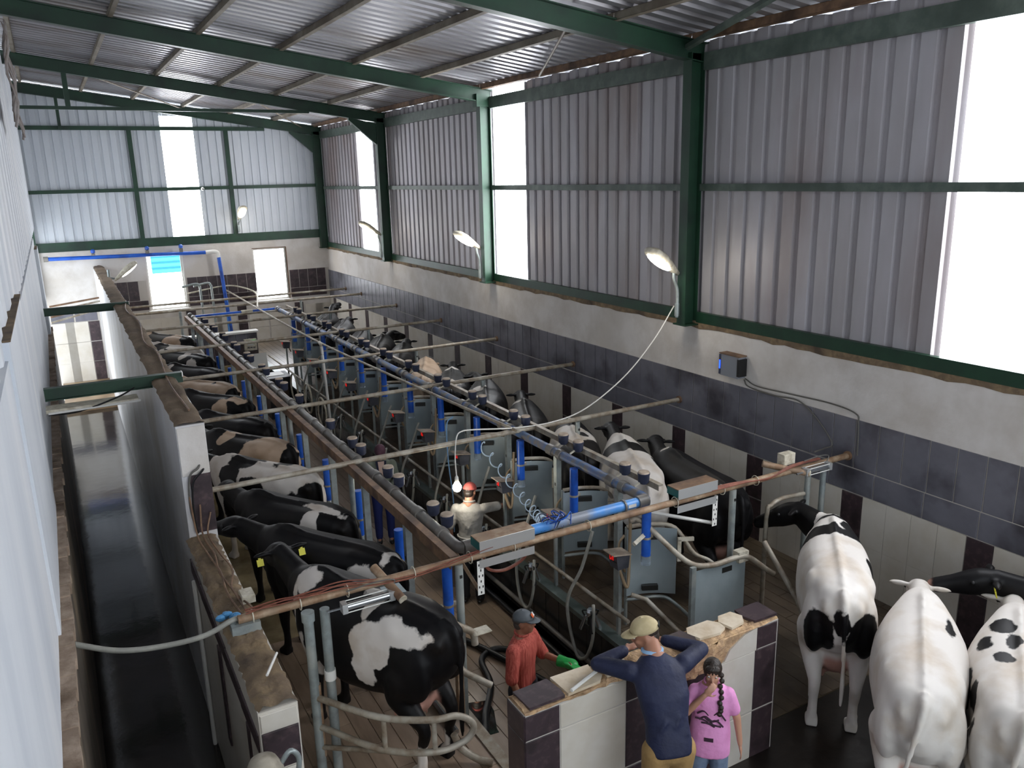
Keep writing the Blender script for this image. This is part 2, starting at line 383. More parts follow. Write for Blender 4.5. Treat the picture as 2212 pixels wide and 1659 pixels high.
# ---- wall_left: low masonry, brown ledge, pale boarding above with two pilasters
YD = 21.6                                        # the lane leaves through a doorway beyond this
wl = struct(MB().box((XL-.1, Y0, 1.86), (XL, YD, 3.9)).build('wall_left', M_leftwall))
pr = corrugated(Y0, YF, .9, .02, flat=.5)
sheet_mesh(pr, lambda u, d, v: (XL-.02-d, u, v), 3.9, 7.72).build('cladding_sheet', M_leftwall, wl)
bx('lower_wall', (XL-.1, Y0, ZL-.1), (-.27, YD, 1.78), M_lanewall, wl)
lm = MB(); n = 120
for i in range(n):
    ya, yb_ = Y0+(YD-Y0)*i/n, Y0+(YD-Y0)*(i+1)/n; w0 = -.265+rng.uniform(-.012, .012); z0 = 1.86+rng.uniform(-.012, .012)
    lm.box((XL-.02, ya, 1.775), (w0, yb_+.001, z0))
lm.build('mortar_ledge', mat('ledge_mortar', '#8a7766', .9, col2='#a99684', scale=7, bump=.4, col3='#6b5846', scale3=3), wl)
for (ya, yb_, zt) in ((6.2, 9.0, 4.02), (20.4, 21.7, 3.72)):
    p = bx('pilaster', (XL-.05, ya, 1.86), (XL+.02 if ya < 15 else -.30, yb_, zt), M_leftwall, wl)
    bx('mortar_cap', (XL-.05, ya+.015, zt), (XL+.03 if ya < 15 else -.31, yb_-.015, zt+.012), M_woodedge, p)
# ---- near end, behind the camera: unseen wall added to shade lower areas, open above
struct(MB().box((XL-.1, Y0-.24, ZL-.1), (XR+.24, Y0, 1.7)).build('wall_light_block', M_plaster))
# ---- floors
fl = struct(empty('floor', (0, 0, 0)))
bx('lane_floor', (XL-.1, Y0, ZL-.25), (1.0, 25.2, ZL), M_lanefloor, fl)
bx('landing', (-.3, 23.6, ZL-.02), (1.0, YF, ZL+.10), mat('brown_landing', '#8a7257', .35, col2='#6f5a43', scale=3, col3='#a08a6c'), fl)
bx('platform', (1.0, 4.62, -.9), (PX0, YF, 0), M_platform, fl)
bx('platform', (PX1, 4.62, -.9), (XR, YF, 0), M_platform, fl)
bx('holding_floor', (.98, Y0, -.9), (XR, 4.62, 0), M_holding, fl)
bx('rear_floor', (PX0, PY1, -.9), (PX1, YF, 0), M_platform, fl)
bx('pit_floor', (PX0, 4.62, -.95), (PX1, PY1, ZL-.01), M_grout, fl)
# wood-look tiles in the pit and on the near platforms, staggered, each one its own piece
pl = tile_proto('plank', .16-.005, 1.2-.006, M_plank, th=.011, bev=.003, axis='z'); plc = 0
rest = MB(); rest2 = MB()
M_plankdirty = mat('muddy_wood_look_tile', '#5a4d3f', .3, col2='#41372d', scale=2.2, col3='#6f604e', scale3=.9)
pld = tile_proto('plank', .16-.005, 1.2-.006, M_plankdirty, th=.011, bev=.003, axis='z')
def planks(x0, x1, y0, y1, z, limit):
    global plc
    x = x0; r = 0; pm, rb = (pld, rest2) if x0 > 4.81 else (pl, rest)
    while x < x1-.02:
        wx = min(.16, x1-x); y = y0-(.4*r % 1.2)
        while y < y1:
            a, b = max(y, y0), min(y+1.2, y1)
            if b-a > 1.19 and wx > .159 and plc < limit: link('plank', pm, fl, (x+.08, (a+b)/2, z)); plc += 1
            elif b-a > .03: rb.box((x+.0025, a+.003, z), (x+wx-.0025, b-.003, z+.011))
            y += 1.2
        x += .16; r += 1
planks(3.3, 4.79, 5.0, 16.0, ZL-.01, 120)
planks(1.03, 2.85, 4.62, 8.4, 0, 200)
planks(4.82, 7.98, 4.62, 7.5, 0, 290)
planks(2.86, 3.3, 4.7, 16.0, ZL-.01, 290); planks(2.86, 4.79, 16.0, 23.3, ZL-.01, 0); planks(4.82, 7.98, 7.5, 26.9, 0, 0)
o = rest.build('planks', M_plank, fl); o['kind'] = 'stuff'
o = rest2.build('planks', M_plankdirty, fl); o['kind'] = 'stuff'
# pit side walls with dark tiles and the metal kerb
kt = tile_proto('tile', .30-.008, .60-.008, mat('dark_pit_tile', '#1b1c1d', .25, col2='#26282a', scale=5), th=.012)
pw = struct(bx('wall_pit', (PX1, 4.7, ZL), (PX1+.02, PY1, -.005), M_grout))
for i in range(58): link('tile', kt, pw, (PX1, 4.9+.3*i+.15, -.33)); 
bx('kerb_angle', (PX1-.04, 4.7, -.03), (PX1+.10, PY1, .03), mat('kerb_steel', '#59645f', .35, .5, col2='#6d7672', scale=6), pw)
bx('kerb_angle', (PX0-.08, 4.9, -.03), (PX0+.03, PY1, .025), M_galvdirty, pw)
bx('side_face', (PX0-.03, 4.62, ZL), (PX0, PY1, -.03), M_grout, pw)
# ================================================================ COWS
def remesh_obj(name, mb, voxel, smooth_it=6, fac=.5):
    """union the overlapping closed shapes of mb into one continuous skin"""
    me = mb.mesh(name); o = bpy.data.objects.new(name, me); C.objects.link(o)
    r = o.modifiers.new('r', 'REMESH'); r.mode = 'VOXEL'; r.voxel_size = voxel; r.use_smooth_shade = True
    s = o.modifiers.new('s', 'SMOOTH'); s.iterations = smooth_it; s.factor = fac
    dg = bpy.context.evaluated_depsgraph_get(); dg.update()
    out = bpy.data.meshes.new_from_object(o.evaluated_get(dg)); out.name = name
    bpy.data.objects.remove(o); bpy.data.meshes.remove(me)
    out.polygons.foreach_set('use_smooth', [True]*len(out.polygons))
    return out
def loft(mb, rings, n=20, p=.82):
    """rings: (centre, halfwidth, top, bottom, tangent) -> closed body; cross sections perpendicular to the tangent in its vertical plane"""
    vs = []; fs = []
    for ri, (c, w_, t, b, tan) in enumerate(rings):
        pt = p[ri] if isinstance(p, list) else p
        c = Vector(c); tan = Vector(tan).normalized(); side = Vector((0, 0, 1)).cross(tan)
        side = side.normalized() if side.length > 1e-3 else Vector((0, 1, 0)); up = tan.cross(side)
        for j in range(n):
            a = 2*PI*j/n; ca, sa = math.cos(a), math.sin(a)
            q = pt if sa > 0 else max(pt, .8); y = w_*math.copysign(abs(ca)**q, ca); z = (t if sa > 0 else b)*math.copysign(abs(sa)**q, sa)
            vs.append(c+side*y+up*z)
    k = len(rings)
    for i in range(k-1):
        for j in range(n): fs.append((i*n+j, i*n+(j+1) % n, (i+1)*n+(j+1) % n, (i+1)*n+j))
    fs += [tuple(range(n))[::-1], tuple((k-1)*n+j for j in range(n))]
    return mb.add(vs, fs)
def limb(mb, pts, n=12):
    """pts: (x, y, z, r) joints; smooth path with caps rounded by spheres"""
    P = bez([q[:3] for q in pts], 4); R = []
    for i in range(len(pts)-1):
        for j in range(4): t = j/4; R.append(pts[i][3]*(1-t)+pts[i+1][3]*t)
    R.append(pts[-1][3]); mb.tube(P, R, n)
    mb.ell(pts[0][:3], (pts[0][3],)*3, 10, 6); mb.ell(pts[-1][:3], (pts[-1][3],)*3, 10, 6)
def cow_mesh(name, yaw=0.0, pitch=-.25, neck_yaw=0.0, neck_z=0.0, tail=0.0, fat=1.0):
    """+X forward, Z up, standing at the origin. yaw/pitch turn the head; neck_z raises the neck."""
    mb = MB(); T = (1, 0, 0)
    body = [(-.96, 1.20, .05, .10, .12), (-.92, 1.20, .13, .17, .24), (-.80, 1.17, .225, .25, .36), (-.62, 1.12, .275, .32, .42), (-.44, 1.09, .30, .36, .45),
            (-.2, 1.05, .335, .38, .47), (.08, 1.03, .37, .39, .47), (.3, 1.04, .355, .38, .44), (.48, 1.08, .30, .36, .42), (.62, 1.13, .235, .33, .43), (.76, 1.16, .19, .27, .40), (.88, 1.17, .15, .22, .30), (.96, 1.18, .09, .15, .16)]
    loft(mb, [((x, 0, z), w_*fat, t, b, T) for x, z, w_, t, b in body], 28, [.8, .75, .66, .60, .58, .68, .78, .82, .82, .85, .85, .9, .9])
    for s in (-1, 1):
        mb.ell((-.49, .205*s, 1.29), (.17, .085, .115), 12, 8); mb.ell((-.86, .115*s, 1.27), (.09, .06, .08), 10, 7)      # hook and pin bones
        mb.ell((-.66, .2*s, 1.02), (.22, .11, .30), 12, 8); mb.ell((.56, .19*s, 1.02), (.17, .085, .30), 12, 8)            # thigh, shoulder
        limb(mb, [(-.58, .19*s, .92, .155), (-.52, .20*s, .72, .115), (-.74, .17*s, .50, .058), (-.70, .165*s, .28, .044), (-.70, .165*s, .13, .046), (-.66, .165*s, .055, .058)])
        mb.box((-.73, .165*s-.055, 0), (-.58, .165*s+.055, .075))
        limb(mb, [(.56, .15*s, .86, .125), (.57, .15*s, .66, .082), (.58, .145*s, .42, .056), (.57, .145*s, .26, .040), (.57, .145*s, .12, .045), (.60, .145*s, .055, .056)])
        mb.box((.54, .145*s-.053, 0), (.68, .145*s+.053, .07))
    mb.tube([(-.78, 0, 1.42), (-.5, 0, 1.448), (-.1, 0, 1.435), (.3, 0, 1.425), (.55, 0, 1.455), (.72, 0, 1.43)], [.03, .03, .028, .028, .04, .03], 8)   # backbone ridge
    mb.ell((-.44, 0, .64), (.235, .185, .20), 14, 9)                                                                       # udder
    for x in (-.34, -.53):
        for s in (-1, 1): mb.tube([(x, .085*s, .50), (x, .09*s, .385)], [.03, .018], 8)
    ty = tail
    limb(mb, [(-.86, 0, 1.41, .042), (-.97, 0, 1.36, .036), (-1.01, ty*.3, 1.15, .026), (-1.01, ty*.7, .85, .022), (-1.0, ty, .62, .030), (-1.0, ty*1.05, .44, .02)], 8)
    # neck and head
    d1 = Vector((math.cos(neck_yaw), math.sin(neck_yaw), .18+neck_z)).normalized()
    n0 = Vector((.78, 0, 1.18)); n1 = n0+d1*.28; n2 = n0+d1*.52
    hd = Vector((math.cos(pitch)*math.cos(yaw), math.cos(pitch)*math.sin(yaw), math.sin(pitch)))
    loft(mb, [(n0-d1*.1, .16, .22, .30, d1), (n0+d1*.1, .125, .19, .235, d1), (n1, .10, .165, .18, d1), (n2, .09, .14, .15, (d1+hd)), (n2+hd*.06, .06, .09, .09, hd)], 18, .85)
    h0 = n2+Vector((0, 0, .03))-hd*.02
    hs = [(0, .06, .07, .08), (.05, .095, .115, .12), (.14, .112, .125, .125), (.24, .10, .11, .12), (.36, .075, .085, .095), (.46, .072, .072, .08), (.52, .078, .062, .070), (.565, .062, .045, .05), (.58, .03, .02, .025)]
    loft(mb, [(h0+hd*x, a, t, b, hd) for x, a, t, b in hs], 16, .85)
    sd = Vector((0, 0, 1)).cross(hd).normalized(); up = hd.cross(sd)
    for s in (-1, 1):
        e = h0+hd*.02+sd*(.10*s)+up*.05
        M = Matrix((sd*s, hd, up)).transposed()
        mb.ell(e+sd*.075*s-up*.01, (.10, .045, .028), 12, 7, M)            # ears
        mb.ell(h0+hd*.20+sd*.098*s+up*.045, (.026, .034, .026), 8, 6, Matrix((sd, hd, up)).transposed())   # eye ridge
    me = remesh_obj(name, mb, .019, 9, .5)
    return me, dict(h0=h0, hd=hd, sd=sd, up=up)
def coat_material(name, white, dirt, amp=.05, seed=0.0, black='#080709'):
    m = bpy.data.materials.new(name); m.use_nodes = True; N = m.node_tree.nodes; L = m.node_tree.links; b = N['Principled BSDF']
    b.inputs['Roughness'].default_value = .52; b.inputs['Specular IOR Level'].default_value = .22
    at = N.new('ShaderNodeAttribute'); at.attribute_name = 'coat'; ap = N.new('ShaderNodeAttribute'); ap.attribute_name = 'bare'
    tc = N.new('ShaderNodeTexCoord'); mp = N.new('ShaderNodeMapping'); mp.inputs['Location'].default_value = (seed, seed*.7, 0); L.new(tc.outputs['Object'], mp.inputs['Vector'])
    no = N.new('ShaderNodeTexNoise'); no.inputs['Scale'].default_value = 5.5; no.inputs['Detail'].default_value = 5; no.inputs['Roughness'].default_value = .55; L.new(mp.outputs[0], no.inputs['Vector'])
    ma = N.new('ShaderNodeMath'); ma.operation = 'MULTIPLY_ADD'; ma.inputs[1].default_value = amp*4; L.new(no.outputs[0], ma.inputs[0])
    sb = N.new('ShaderNodeMath'); sb.operation = 'SUBTRACT'; sb.inputs[1].default_value = amp*2; L.new(at.outputs['Fac'], sb.inputs[0]); L.new(sb.outputs[0], ma.inputs[2])
    mr = N.new('ShaderNodeMapRange'); mr.inputs[1].default_value = -.006; mr.inputs[2].default_value = .006; L.new(ma.outputs[0], mr.inputs[0])
    n2 = N.new('ShaderNodeTexNoise'); n2.inputs['Scale'].default_value = 3; n2.inputs['Detail'].default_value = 8; L.new(mp.outputs[0], n2.inputs['Vector'])
    m2 = N.new('ShaderNodeMapRange'); m2.inputs[1].default_value = .48; m2.inputs[2].default_value = .72; L.new(n2.outputs[0], m2.inputs[0])
    wd = N.new('ShaderNodeMix'); wd.data_type = 'RGBA'; wd.inputs[6].default_value = lin(white); wd.inputs[7].default_value = lin(dirt); L.new(m2.outputs[0], wd.inputs[0])
    bd = N.new('ShaderNodeMix'); bd.data_type = 'RGBA'; bd.inputs[6].default_value = lin(black); bd.inputs[7].default_value = lin('#15110f'); L.new(m2.outputs[0], bd.inputs[0])
    mx = N.new('ShaderNodeMix'); mx.data_type = 'RGBA'; L.new(mr.outputs[0], mx.inputs[0]); L.new(bd.outputs[2], mx.inputs[6]); L.new(wd.outputs[2], mx.inputs[7])
    pk = N.new('ShaderNodeMix'); pk.data_type = 'RGBA'; L.new(ap.outputs['Fac'], pk.inputs[0]); L.new(mx.outputs[2], pk.inputs[6]); pk.inputs[7].default_value = lin('#b08678')
    L.new(pk.outputs[2], b.inputs['Base Color'])
    return m
WHITES = [coat_material('coat_white', '#cfc8c0', '#b3a595', .03, 0), coat_material('coat_tan_white', '#b8a18b', '#9c846c', .032, 3.1), coat_material('coat_clean_white', '#d3cdc6', '#bcae9d', .03, 7.3)]
POSES = {}
def pose(key):
    P = {'straight': dict(), 'left': dict(yaw=.5, neck_yaw=.25), 'right': dict(yaw=-.5, neck_yaw=-.25), 'low': dict(pitch=-.75, neck_z=-.35), 'up': dict(pitch=.1, neck_z=.25, yaw=-.2),
         'lookleft': dict(yaw=-.35, neck_yaw=-.2, neck_z=.12, pitch=-.4), 'fat': dict(fat=1.0, pitch=-.6, neck_z=-.3, tail=.12), 'lean': dict(fat=.92, tail=-.03, yaw=1.25, neck_yaw=.62, neck_z=-.1, pitch=-.5)}
    if key not in POSES: POSES[key] = cow_mesh('cow_body', **P[key])
    return POSES[key]
def cow(label, loc, rz, base, ops, pk='straight', white=0, scale=1.0, tags=0, group=None, bare=True):
    src, h = pose(pk); me = src.copy(); n = len(me.vertices)
    co = np.empty(n*3, dtype=np.float32); me.vertices.foreach_get('co', co); co = co.reshape(-1, 3)
    f = np.full(n, .12 if base == 'W' else -.12, dtype=np.float32)
    for kind, c, r in ops:
        if kind == 'H':      # black head and neck
            a = np.array((.80, 0, 1.18)); b = np.array(h['h0']+h['hd']*.6); ab = b-a; tt = np.clip(((co-a)@ab)/(ab@ab), 0, 1); d = np.sqrt(((co-(a+tt[:, None]*ab))**2).sum(1)); hx = np.array(h['h0']+h['hd']*.2); d2 = np.sqrt(((co-hx)**2).sum(1))
            f = np.where((tt > .12) & ((d < .36) | (d2 < .45)), np.minimum(f, -np.minimum(.1, (tt-.12)*.8)), f); continue
        d = np.sqrt((((co-np.array(c))/np.array(r))**2).sum(1)); e = (1-d)*min(r)
        f = np.maximum(f, e) if kind == 'W' else np.minimum(f, -e)
    me.attributes.new('coat', 'FLOAT', 'POINT').data.foreach_set('value', f.astype(np.float32))
    p = np.zeros(n, dtype=np.float32)
    if bare:
        d = np.sqrt((((co-np.array((-.46, 0, .55)))/np.array((.26, .21, .22)))**2).sum(1)); p = np.clip((1.03-d)*8, 0, 1)
        hp = np.array(h['h0']+h['hd']*.57); d = np.sqrt(((co-hp)**2).sum(1)); p = np.maximum(p, np.clip((.075-d)*25, 0, .75))
    me.attributes.new('bare', 'FLOAT', 'POINT').data.foreach_set('value', p.astype(np.float32))
    me.materials.clear(); me.materials.append(WHITES[white])
    root = thing('cow', label, 'cow', loc, rz, group); root.scale = (scale,)*3
    link('body', me, root)
    for s in (-1, 1):
        MB().ell(h['h0']+h['hd']*.20+h['sd']*.112*s+h['up']*.045, (.017,)*3, 8, 6).build('eye', M_black, root, True)
        if tags & (1 if s < 0 else 2):
            c = h['h0']+h['hd']*.045+h['sd']*.2*s+h['up']*.02
            M = Matrix((h['sd'], h['hd'], h['up'])).transposed().to_4x4(); M.translation = c
            mb = MB(); mb.box((-.03, -.005, -.08), (.03, .005, -.015), M).box((-.012, -.005, -.015), (.012, .005, .012), M)
            mb.build('ear_tag', M_yellow, root)
    return root
# ---- left row, heads to the lane wall, rumps to the pit; (label, base, patches, pose, white, tags)
L_ = 'left'
W = 'W'; B = 'B'
BLK = []
rows_left = [
 ('black cow with yellow ear tags and a white hip patch, nearest in the left row', B, [(W, (-.33, .30, 1.17), (.21, .25, .21)), (W, (-.25, .33, .98), (.11, .2, .20)), (W, (-.58, .22, 1.32), (.27, .17, .10)), (W, (-.22, .12, 1.40), (.07, .2, .12)), (W, (-.16, 0, 1.45), (.17, .10, .035)), (W, (.60, .12, 1.38), (.15, .22, .10)), (W, (.72, .25, 1.12), (.05, .2, .30)), (W, (.62, .3, .75), (.06, .2, .2)), (W, (-.6, .1, .2), (.25, .3, .18)), (W, (.5, 0, .6), (.5, .2, .15))], 'lookleft', 0, 3),
 ('all black cow with a pale patch on the flank, second in the left row', B, [(W, (-.66, .25, 1.12), (.20, .24, .30)), (W, (-.84, 0, 1.40), (.1, .12, .07)), (B, (-.93, .1, 1.2), (.12, .3, .3)), (W, (.75, .3, .8), (.1, .1, .08))], 'straight', 0, 0),
 ('black cow with a white patch before the tail, third in the left row', B, [(W, (-.50, .25, 1.15), (.15, .25, .36)), (W, (-.55, .05, 1.44), (.34, .06, .06)), (W, (-.72, .25, 1.12), (.06, .06, .05))], 'right', 0, 0),
 ('black and white mottled cow with white streaked shoulder, fourth in the left row', W, [(B, (.35, .25, 1.05), (.30, .3, .38)), (B, (-.05, .3, 1.10), (.28, .24, .24)), (B, (-.5, .3, 1.02), (.14, .14, .10)), (B, (-.68, .28, .82), (.12, .2, .12)), (B, (-.95, .15, 1.1), (.17, .25, .3)), (B, (.1, .2, .75), (.5, .25, .28)), (W, (.62, .3, .98), (.09, .2, .30)), (W, (.14, .3, 1.2), (.03, .2, .26)), (B, (1.2, 0, 1.2), (.3, .3, .3)), (B, (-.3, .28, .68), (.2, .2, .15)), (B, (-.28, -.1, 1.42), (.14, .14, .08)), (B, (.3, 0, 1.40), (.26, .22, .12)), (W, (.05, .1, 1.42), (.05, .2, .1)), (B, (-.75, .2, 1.15), (.08, .12, .1)), ('H', 0, 0)], 'straight', 0, 0),
 ('black cow with a large tan white rump, fifth in the left row', B, [(W, (-.55, .1, 1.2), (.48, .45, .30)), (W, (.30, .1, 1.42), (.12, .25, .12)), (B, (-.70, .30, .95), (.16, .18, .16)), (B, (-.98, .1, 1.15), (.14, .3, .3))], 'right', 1, 0),
 ('plain black cow with a glossy back, sixth in the left row', B, [], 'low', 0, 0),
 ('black cow with one tan patch on its hip, seventh in the left row', B, [(W, (-.50, .25, 1.15), (.18, .3, .34)), (W, (-.72, .05, 1.42), (.24, .09, .06)), (W, (-.80, .26, 1.1), (.07, .08, .08))], 'low', 1, 0),
 ('tan white cow with few dark marks, eighth in the left row', W, [(B, (-.98, .1, 1.15), (.16, .3, .25)), (B, (.1, .35, .8), (.3, .2, .15)), (B, (-.45, .05, 1.44), (.03, .06, .03))], 'straight', 1, 0),
 ('black cow with narrow white flank line, ninth in the left row', B, [(W, (.55, .2, 1.3), (.09, .2, .25)), (W, (-.55, .28, .98), (.16, .2, .09)), (W, (.8, 0, 1.2), (.12, .3, .3))], 'right', 0, 0),
 ('black cow with white rump blotches, tenth in the left row', B, [(W, (-.62, .2, 1.22), (.16, .25, .2)), (W, (-.25, .1, 1.40), (.14, .2, .1)), (W, (.6, .1, 1.35), (.12, .3, .16))], 'straight', 0, 0),
 ('white and black cow with dark shoulder, eleventh in the left row', W, [(B, (.3, .2, 1.15), (.35, .4, .4)), (B, (-.55, .2, 1.05), (.3, .3, .3))], 'right', 0, 0),
 ('black cow with tan hips at the far end of the left row', B, [(W, (-.45, .15, 1.2), (.36, .4, .3)), (B, (-.75, .25, .95), (.25, .25, .2)), (W, (.65, .1, 1.25), (.2, .35, .3))], 'straight', 1, 0)]
th = math.radians(30)
def at_tail(tx, ty, dirv, s):
    """origin of a cow whose tail head stands over (tx, ty)"""
    return (tx+dirv[0]*.95*s, ty+dirv[1]*.95*s, 0)
for k, (lab, base, ops, pk, wh, tg) in enumerate(rows_left):
    ang = th if k else math.radians(24)
    d = (-math.sin(ang), math.cos(ang)); s = .985+.02*math.sin(k*2.3)
    tx, ty = 2.47+.013*k+.03*math.sin(k*1.7), 5.5+1.37*k
    if k == 0: tx, ty, s = 2.40, 5.42, 1.05
    cow(lab, at_tail(tx, ty, d, s), math.atan2(d[1], d[0]), base, ops, pk, wh, s, tg, 'cows in the left milking row')
rows_right = [
 ('dark brown black cow behind the near galvanised plate, first in the right row', B, [(W, (.7, 0, 1.44), (.05, .16, .05))], 'right', 0),
 ('white cow with black head and black saddle, second in the right row', W, [('H', 0, 0), (B, (.28, 0, 1.38), (.16, .5, .18)), (B, (-.2, -.3, 1.1), (.4, .2, .3)), (B, (-.6, .3, .7), (.3, .3, .3))], 'straight', 2),
 ('black cow with white saddle patch, third in the right row', B, [(W, (-.05, .1, 1.35), (.42, .4, .25)), (B, (-.1, -.12, 1.45), (.14, .1, .06)), (W, (.52, 0, 1.46), (.04, .22, .04))], 'low', 2),
 ('slate black cow with a thin white collar, fourth in the right row', B, [(W, (.56, .12, 1.36), (.05, .24, .14))], 'straight', 0),
 ('black cow with a white back spot, fifth in the right row', B, [(W, (.1, .1, 1.42), (.16, .12, .08))], 'left', 0),
 ('grey black cow with a white withers mark and hip patch, sixth in the right row', B, [(W, (.55, 0, 1.46), (.05, .2, .06)), (W, (-.5, .1, 1.38), (.24, .3, .14))], 'straight', 0),
 ('cream coloured cow with a bony back, seventh in the right row', W, [(B, (1.5, 0, 1.0), (.2, .2, .2))], 'low', 1),
 ('black cow without marks, eighth in the right row', B, [], 'straight', 0),
 ('black cow with a white withers stripe, ninth in the right row', B, [(W, (.55, .12, 1.42), (.05, .2, .09)), (W, (-.2, .2, 1.38), (.12, .1, .04))], 'right', 0),
 ('black cow with a plain back, tenth in the right row', B, [], 'low', 0),
 ('black cow with a tan edge patch, eleventh in the right row', B, [(W, (-.5, .2, 1.2), (.2, .3, .2))], 'straight', 1),
 ('grey black cow at the far end of the right row', B, [], 'up', 0)]
th = math.radians(26)
for k, (lab, base, ops, pk, wh) in enumerate(rows_right):
    d = (math.sin(th), math.cos(th)); s = 1.03+.03*math.sin(k*1.9)
    tl = (5.66+.04*math.sin(k), 5.72+1.32*k)
    if k == 0: tl = (6.36, 6.22); d = (math.sin(.2), math.cos(.2))
    cow(lab, at_tail(tl[0], tl[1], d, s), math.atan2(d[1], d[0]), base, ops, pk, wh, s, 0, 'cows in the right milking row')
# ---- waiting cows in the holding yard
def yard(lab, tail, head_dir, base, ops, pk, wh, s, tg=0):
    a = math.radians(head_dir); d = (math.cos(a), math.sin(a)); cow(lab, at_tail(tail[0], tail[1], d, s), a, base, ops, pk, wh, s, tg, 'cows waiting in the yard')
yard('white cow with black striped shoulders and black thighs, seen from behind', (5.44, 4.08), 43, W, [(B, (.38, .2, 1.28), (.11, .5, .34)), (B, (.50, -.25, 1.2), (.16, .25, .4)), (B, (.69, .1, 1.2), (.075, .5, .5)), (B, (-.05, -.34, 1.25), (.16, .12, .12)), (B, (-.93, .19, .98), (.22, .15, .26)), (B, (-.93, -.20, .95), (.22, .17, .32)), (B, (-1.0, 0, 1.15), (.08, .09, .16)), ('H', 0, 0), (W, (-1.0, 0, .72), (.1, .05, .25))], 'lean', 2, 1.04)
yard('broad all white cow with a muddy rump, seen from behind', (4.80, 2.90), 35, W, [(B, (.25, -.2, 1.38), (.10, .02, .05))], 'fat', 2, 1.0)
yard('white cow with scattered black spots at the right edge', (5.17, 2.42), 31, W, [(B, (.35, .12, 1.38), (.12, .10, .12)), (B, (.1, .22, 1.3), (.16, .06, .12)), (B, (.12, .05, 1.40), (.12, .05, .08)), (B, (-.15, .12, 1.38), (.1, .08, .1)), (B, (-.12, -.12, 1.4), (.07, .08, .08)), (B, (-.42, .24, 1.2), (.14, .12, .14)), (B, (-.2, .33, 1.1), (.12, .1, .16)), (B, (-.5, -.1, 1.4), (.08, .06, .06)), (B, (-.7, .2, 1.1), (.08, .1, .12)), (B, (-.62, .24, .95), (.1, .1, .1)), (B, (-.8, -.05, 1.3), (.07, .07, .1)), (B, (.2, -.25, 1.3), (.14, .1, .1))], 'fat', 2, 1.0)
yard('black cow with two yellow ear tags beside the tiled wall', (7.66, 1.62), 101, B, [], 'left', 0, 1.0, 3)
# ================================================================ PARLOUR EQUIPMENT
ORD = ['first', 'second', 'third', 'fourth', 'fifth', 'sixth', 'seventh', 'eighth', 'ninth', 'tenth', 'eleventh', 'twelfth', 'thirteenth', 'fourteenth']
def nth(k): return ORD[k]
# ---- masonry partitions
def skewbox(xa0, xb0, y0, xa1, xb1, y1, z0, z1, m, name, parent=None):
    return MB().add([(xa0, y0, z0), (xb0, y0, z0), (xb1, y1, z0), (xa1, y1, z0), (xa0, y0, z1), (xb0, y0, z1), (xb1, y1, z1), (xa1, y1, z1)],
                    [(3,2,1,0),(4,5,6,7),(0,1,5,4),(1,2,6,5),(2,3,7,6),(3,0,4,7)]).build(name, m, parent)
wp = struct(empty('wall_lane', (0, 0, 0)))
M_wallshine = mat('white_glazed_wall', '#cdccce', .35, col2='#bfbcba', scale=1.5, col3='#a9a29a', scale3=.8)
skewbox(.76, 1.03, 5.02, .79, 1.05, 8.2, ZL, 1.53, M_cream, 'low_length', wp)
skewbox(.79, 1.06, 8.2, .95, 1.22, YF, ZL, 2.72, M_wallshine, 'high_length', wp)
def ragged_top(name, f, y0, y1, z, m, n=50, seed=1):
    """lumpy mortar capping; f(y) -> (xa, xb)"""
    r = random.Random(seed); mb = MB(); k = 7
    for i in range(n+1):
        y = y0+(y1-y0)*i/n; xa, xb = f(y)
        for j in range(k):
            e = r.uniform(-.014, .014) if j in (0, k-1) else 0
            mb.v.append((xa+(xb-xa)*j/(k-1)+e, y, z+(r.uniform(0, .028) if 0 < j < k-1 else -.015)))
    for i in range(n):
        for j in range(k-1): mb.f.append((i*k+j, i*k+j+1, (i+1)*k+j+1, (i+1)*k+j))
    return mb.build(name, m, wp, True)
ragged_top('mortar_cap', lambda y: (.758, 1.035), 5.03, 8.2, 1.545, M_woodedge, 60, 2)
ragged_top('mortar_cap', lambda y: (.785+.16*(y-8.2)/18.8, 1.065+.16*(y-8.2)/18.8), 8.2, 26.9, 2.735, mat('brown_dusty_cap', '#73614d', .95, col2='#8a7863', scale=2.2, bump=.4, col3='#5b4b3b', scale3=1.4), 120, 4)
tb('dark_crack_line', bez([(.98, 8.6, 2.765), (.96, 10, 2.765), (1.05, 12, 2.765), (.98, 13, 2.765), (1.10, 15, 2.765), (1.02, 16.5, 2.765), (1.13, 18, 2.765)], 6), .012, M_rail, wp, 5)
# near end face: cream, brown, cream tiles; lane face: dark course and upright strips
e1 = tile_proto('tile', .25, .135, M_cream, axis='y'); e2 = tile_proto('tile', .25, .30, M_brown, axis='y'); e3 = tile_proto('tile', .25, .6, M_cream, axis='y')
link('tile', e1, wp, (.895, 5.02, 1.445)); link('tile', e2, wp, (.895, 5.02, 1.215)); link('tile', e3, wp, (.895, 5.02, .75)); link('tile', e3, wp, (.895, 5.02, .14))
e4 = tile_proto('tile', .62, .15, M_brown); e5 = tile_proto('tile', .13, .95, M_brown)
for i in range(5): link('tile', e4, wp, (.765+.004*i, 5.4+.63*i, 1.24))
for i in range(2): link('tile', e5, wp, (.772, 6.75-1.2*i, .62))
tb('white_corner_trim', [(.762, 8.05, 1.15), (.762, 8.05, ZL)], .022, M_white, wp, 6)
s1 = tile_proto('tile', .20, .62, M_brown, axis='y'); link('tile', s1, wp, (.96, 8.2, 1.9))
s2 = tile_proto('tile', .26, .50, M_plaster, axis='y'); link('tile', s2, wp, (.925, 8.2, 2.45))
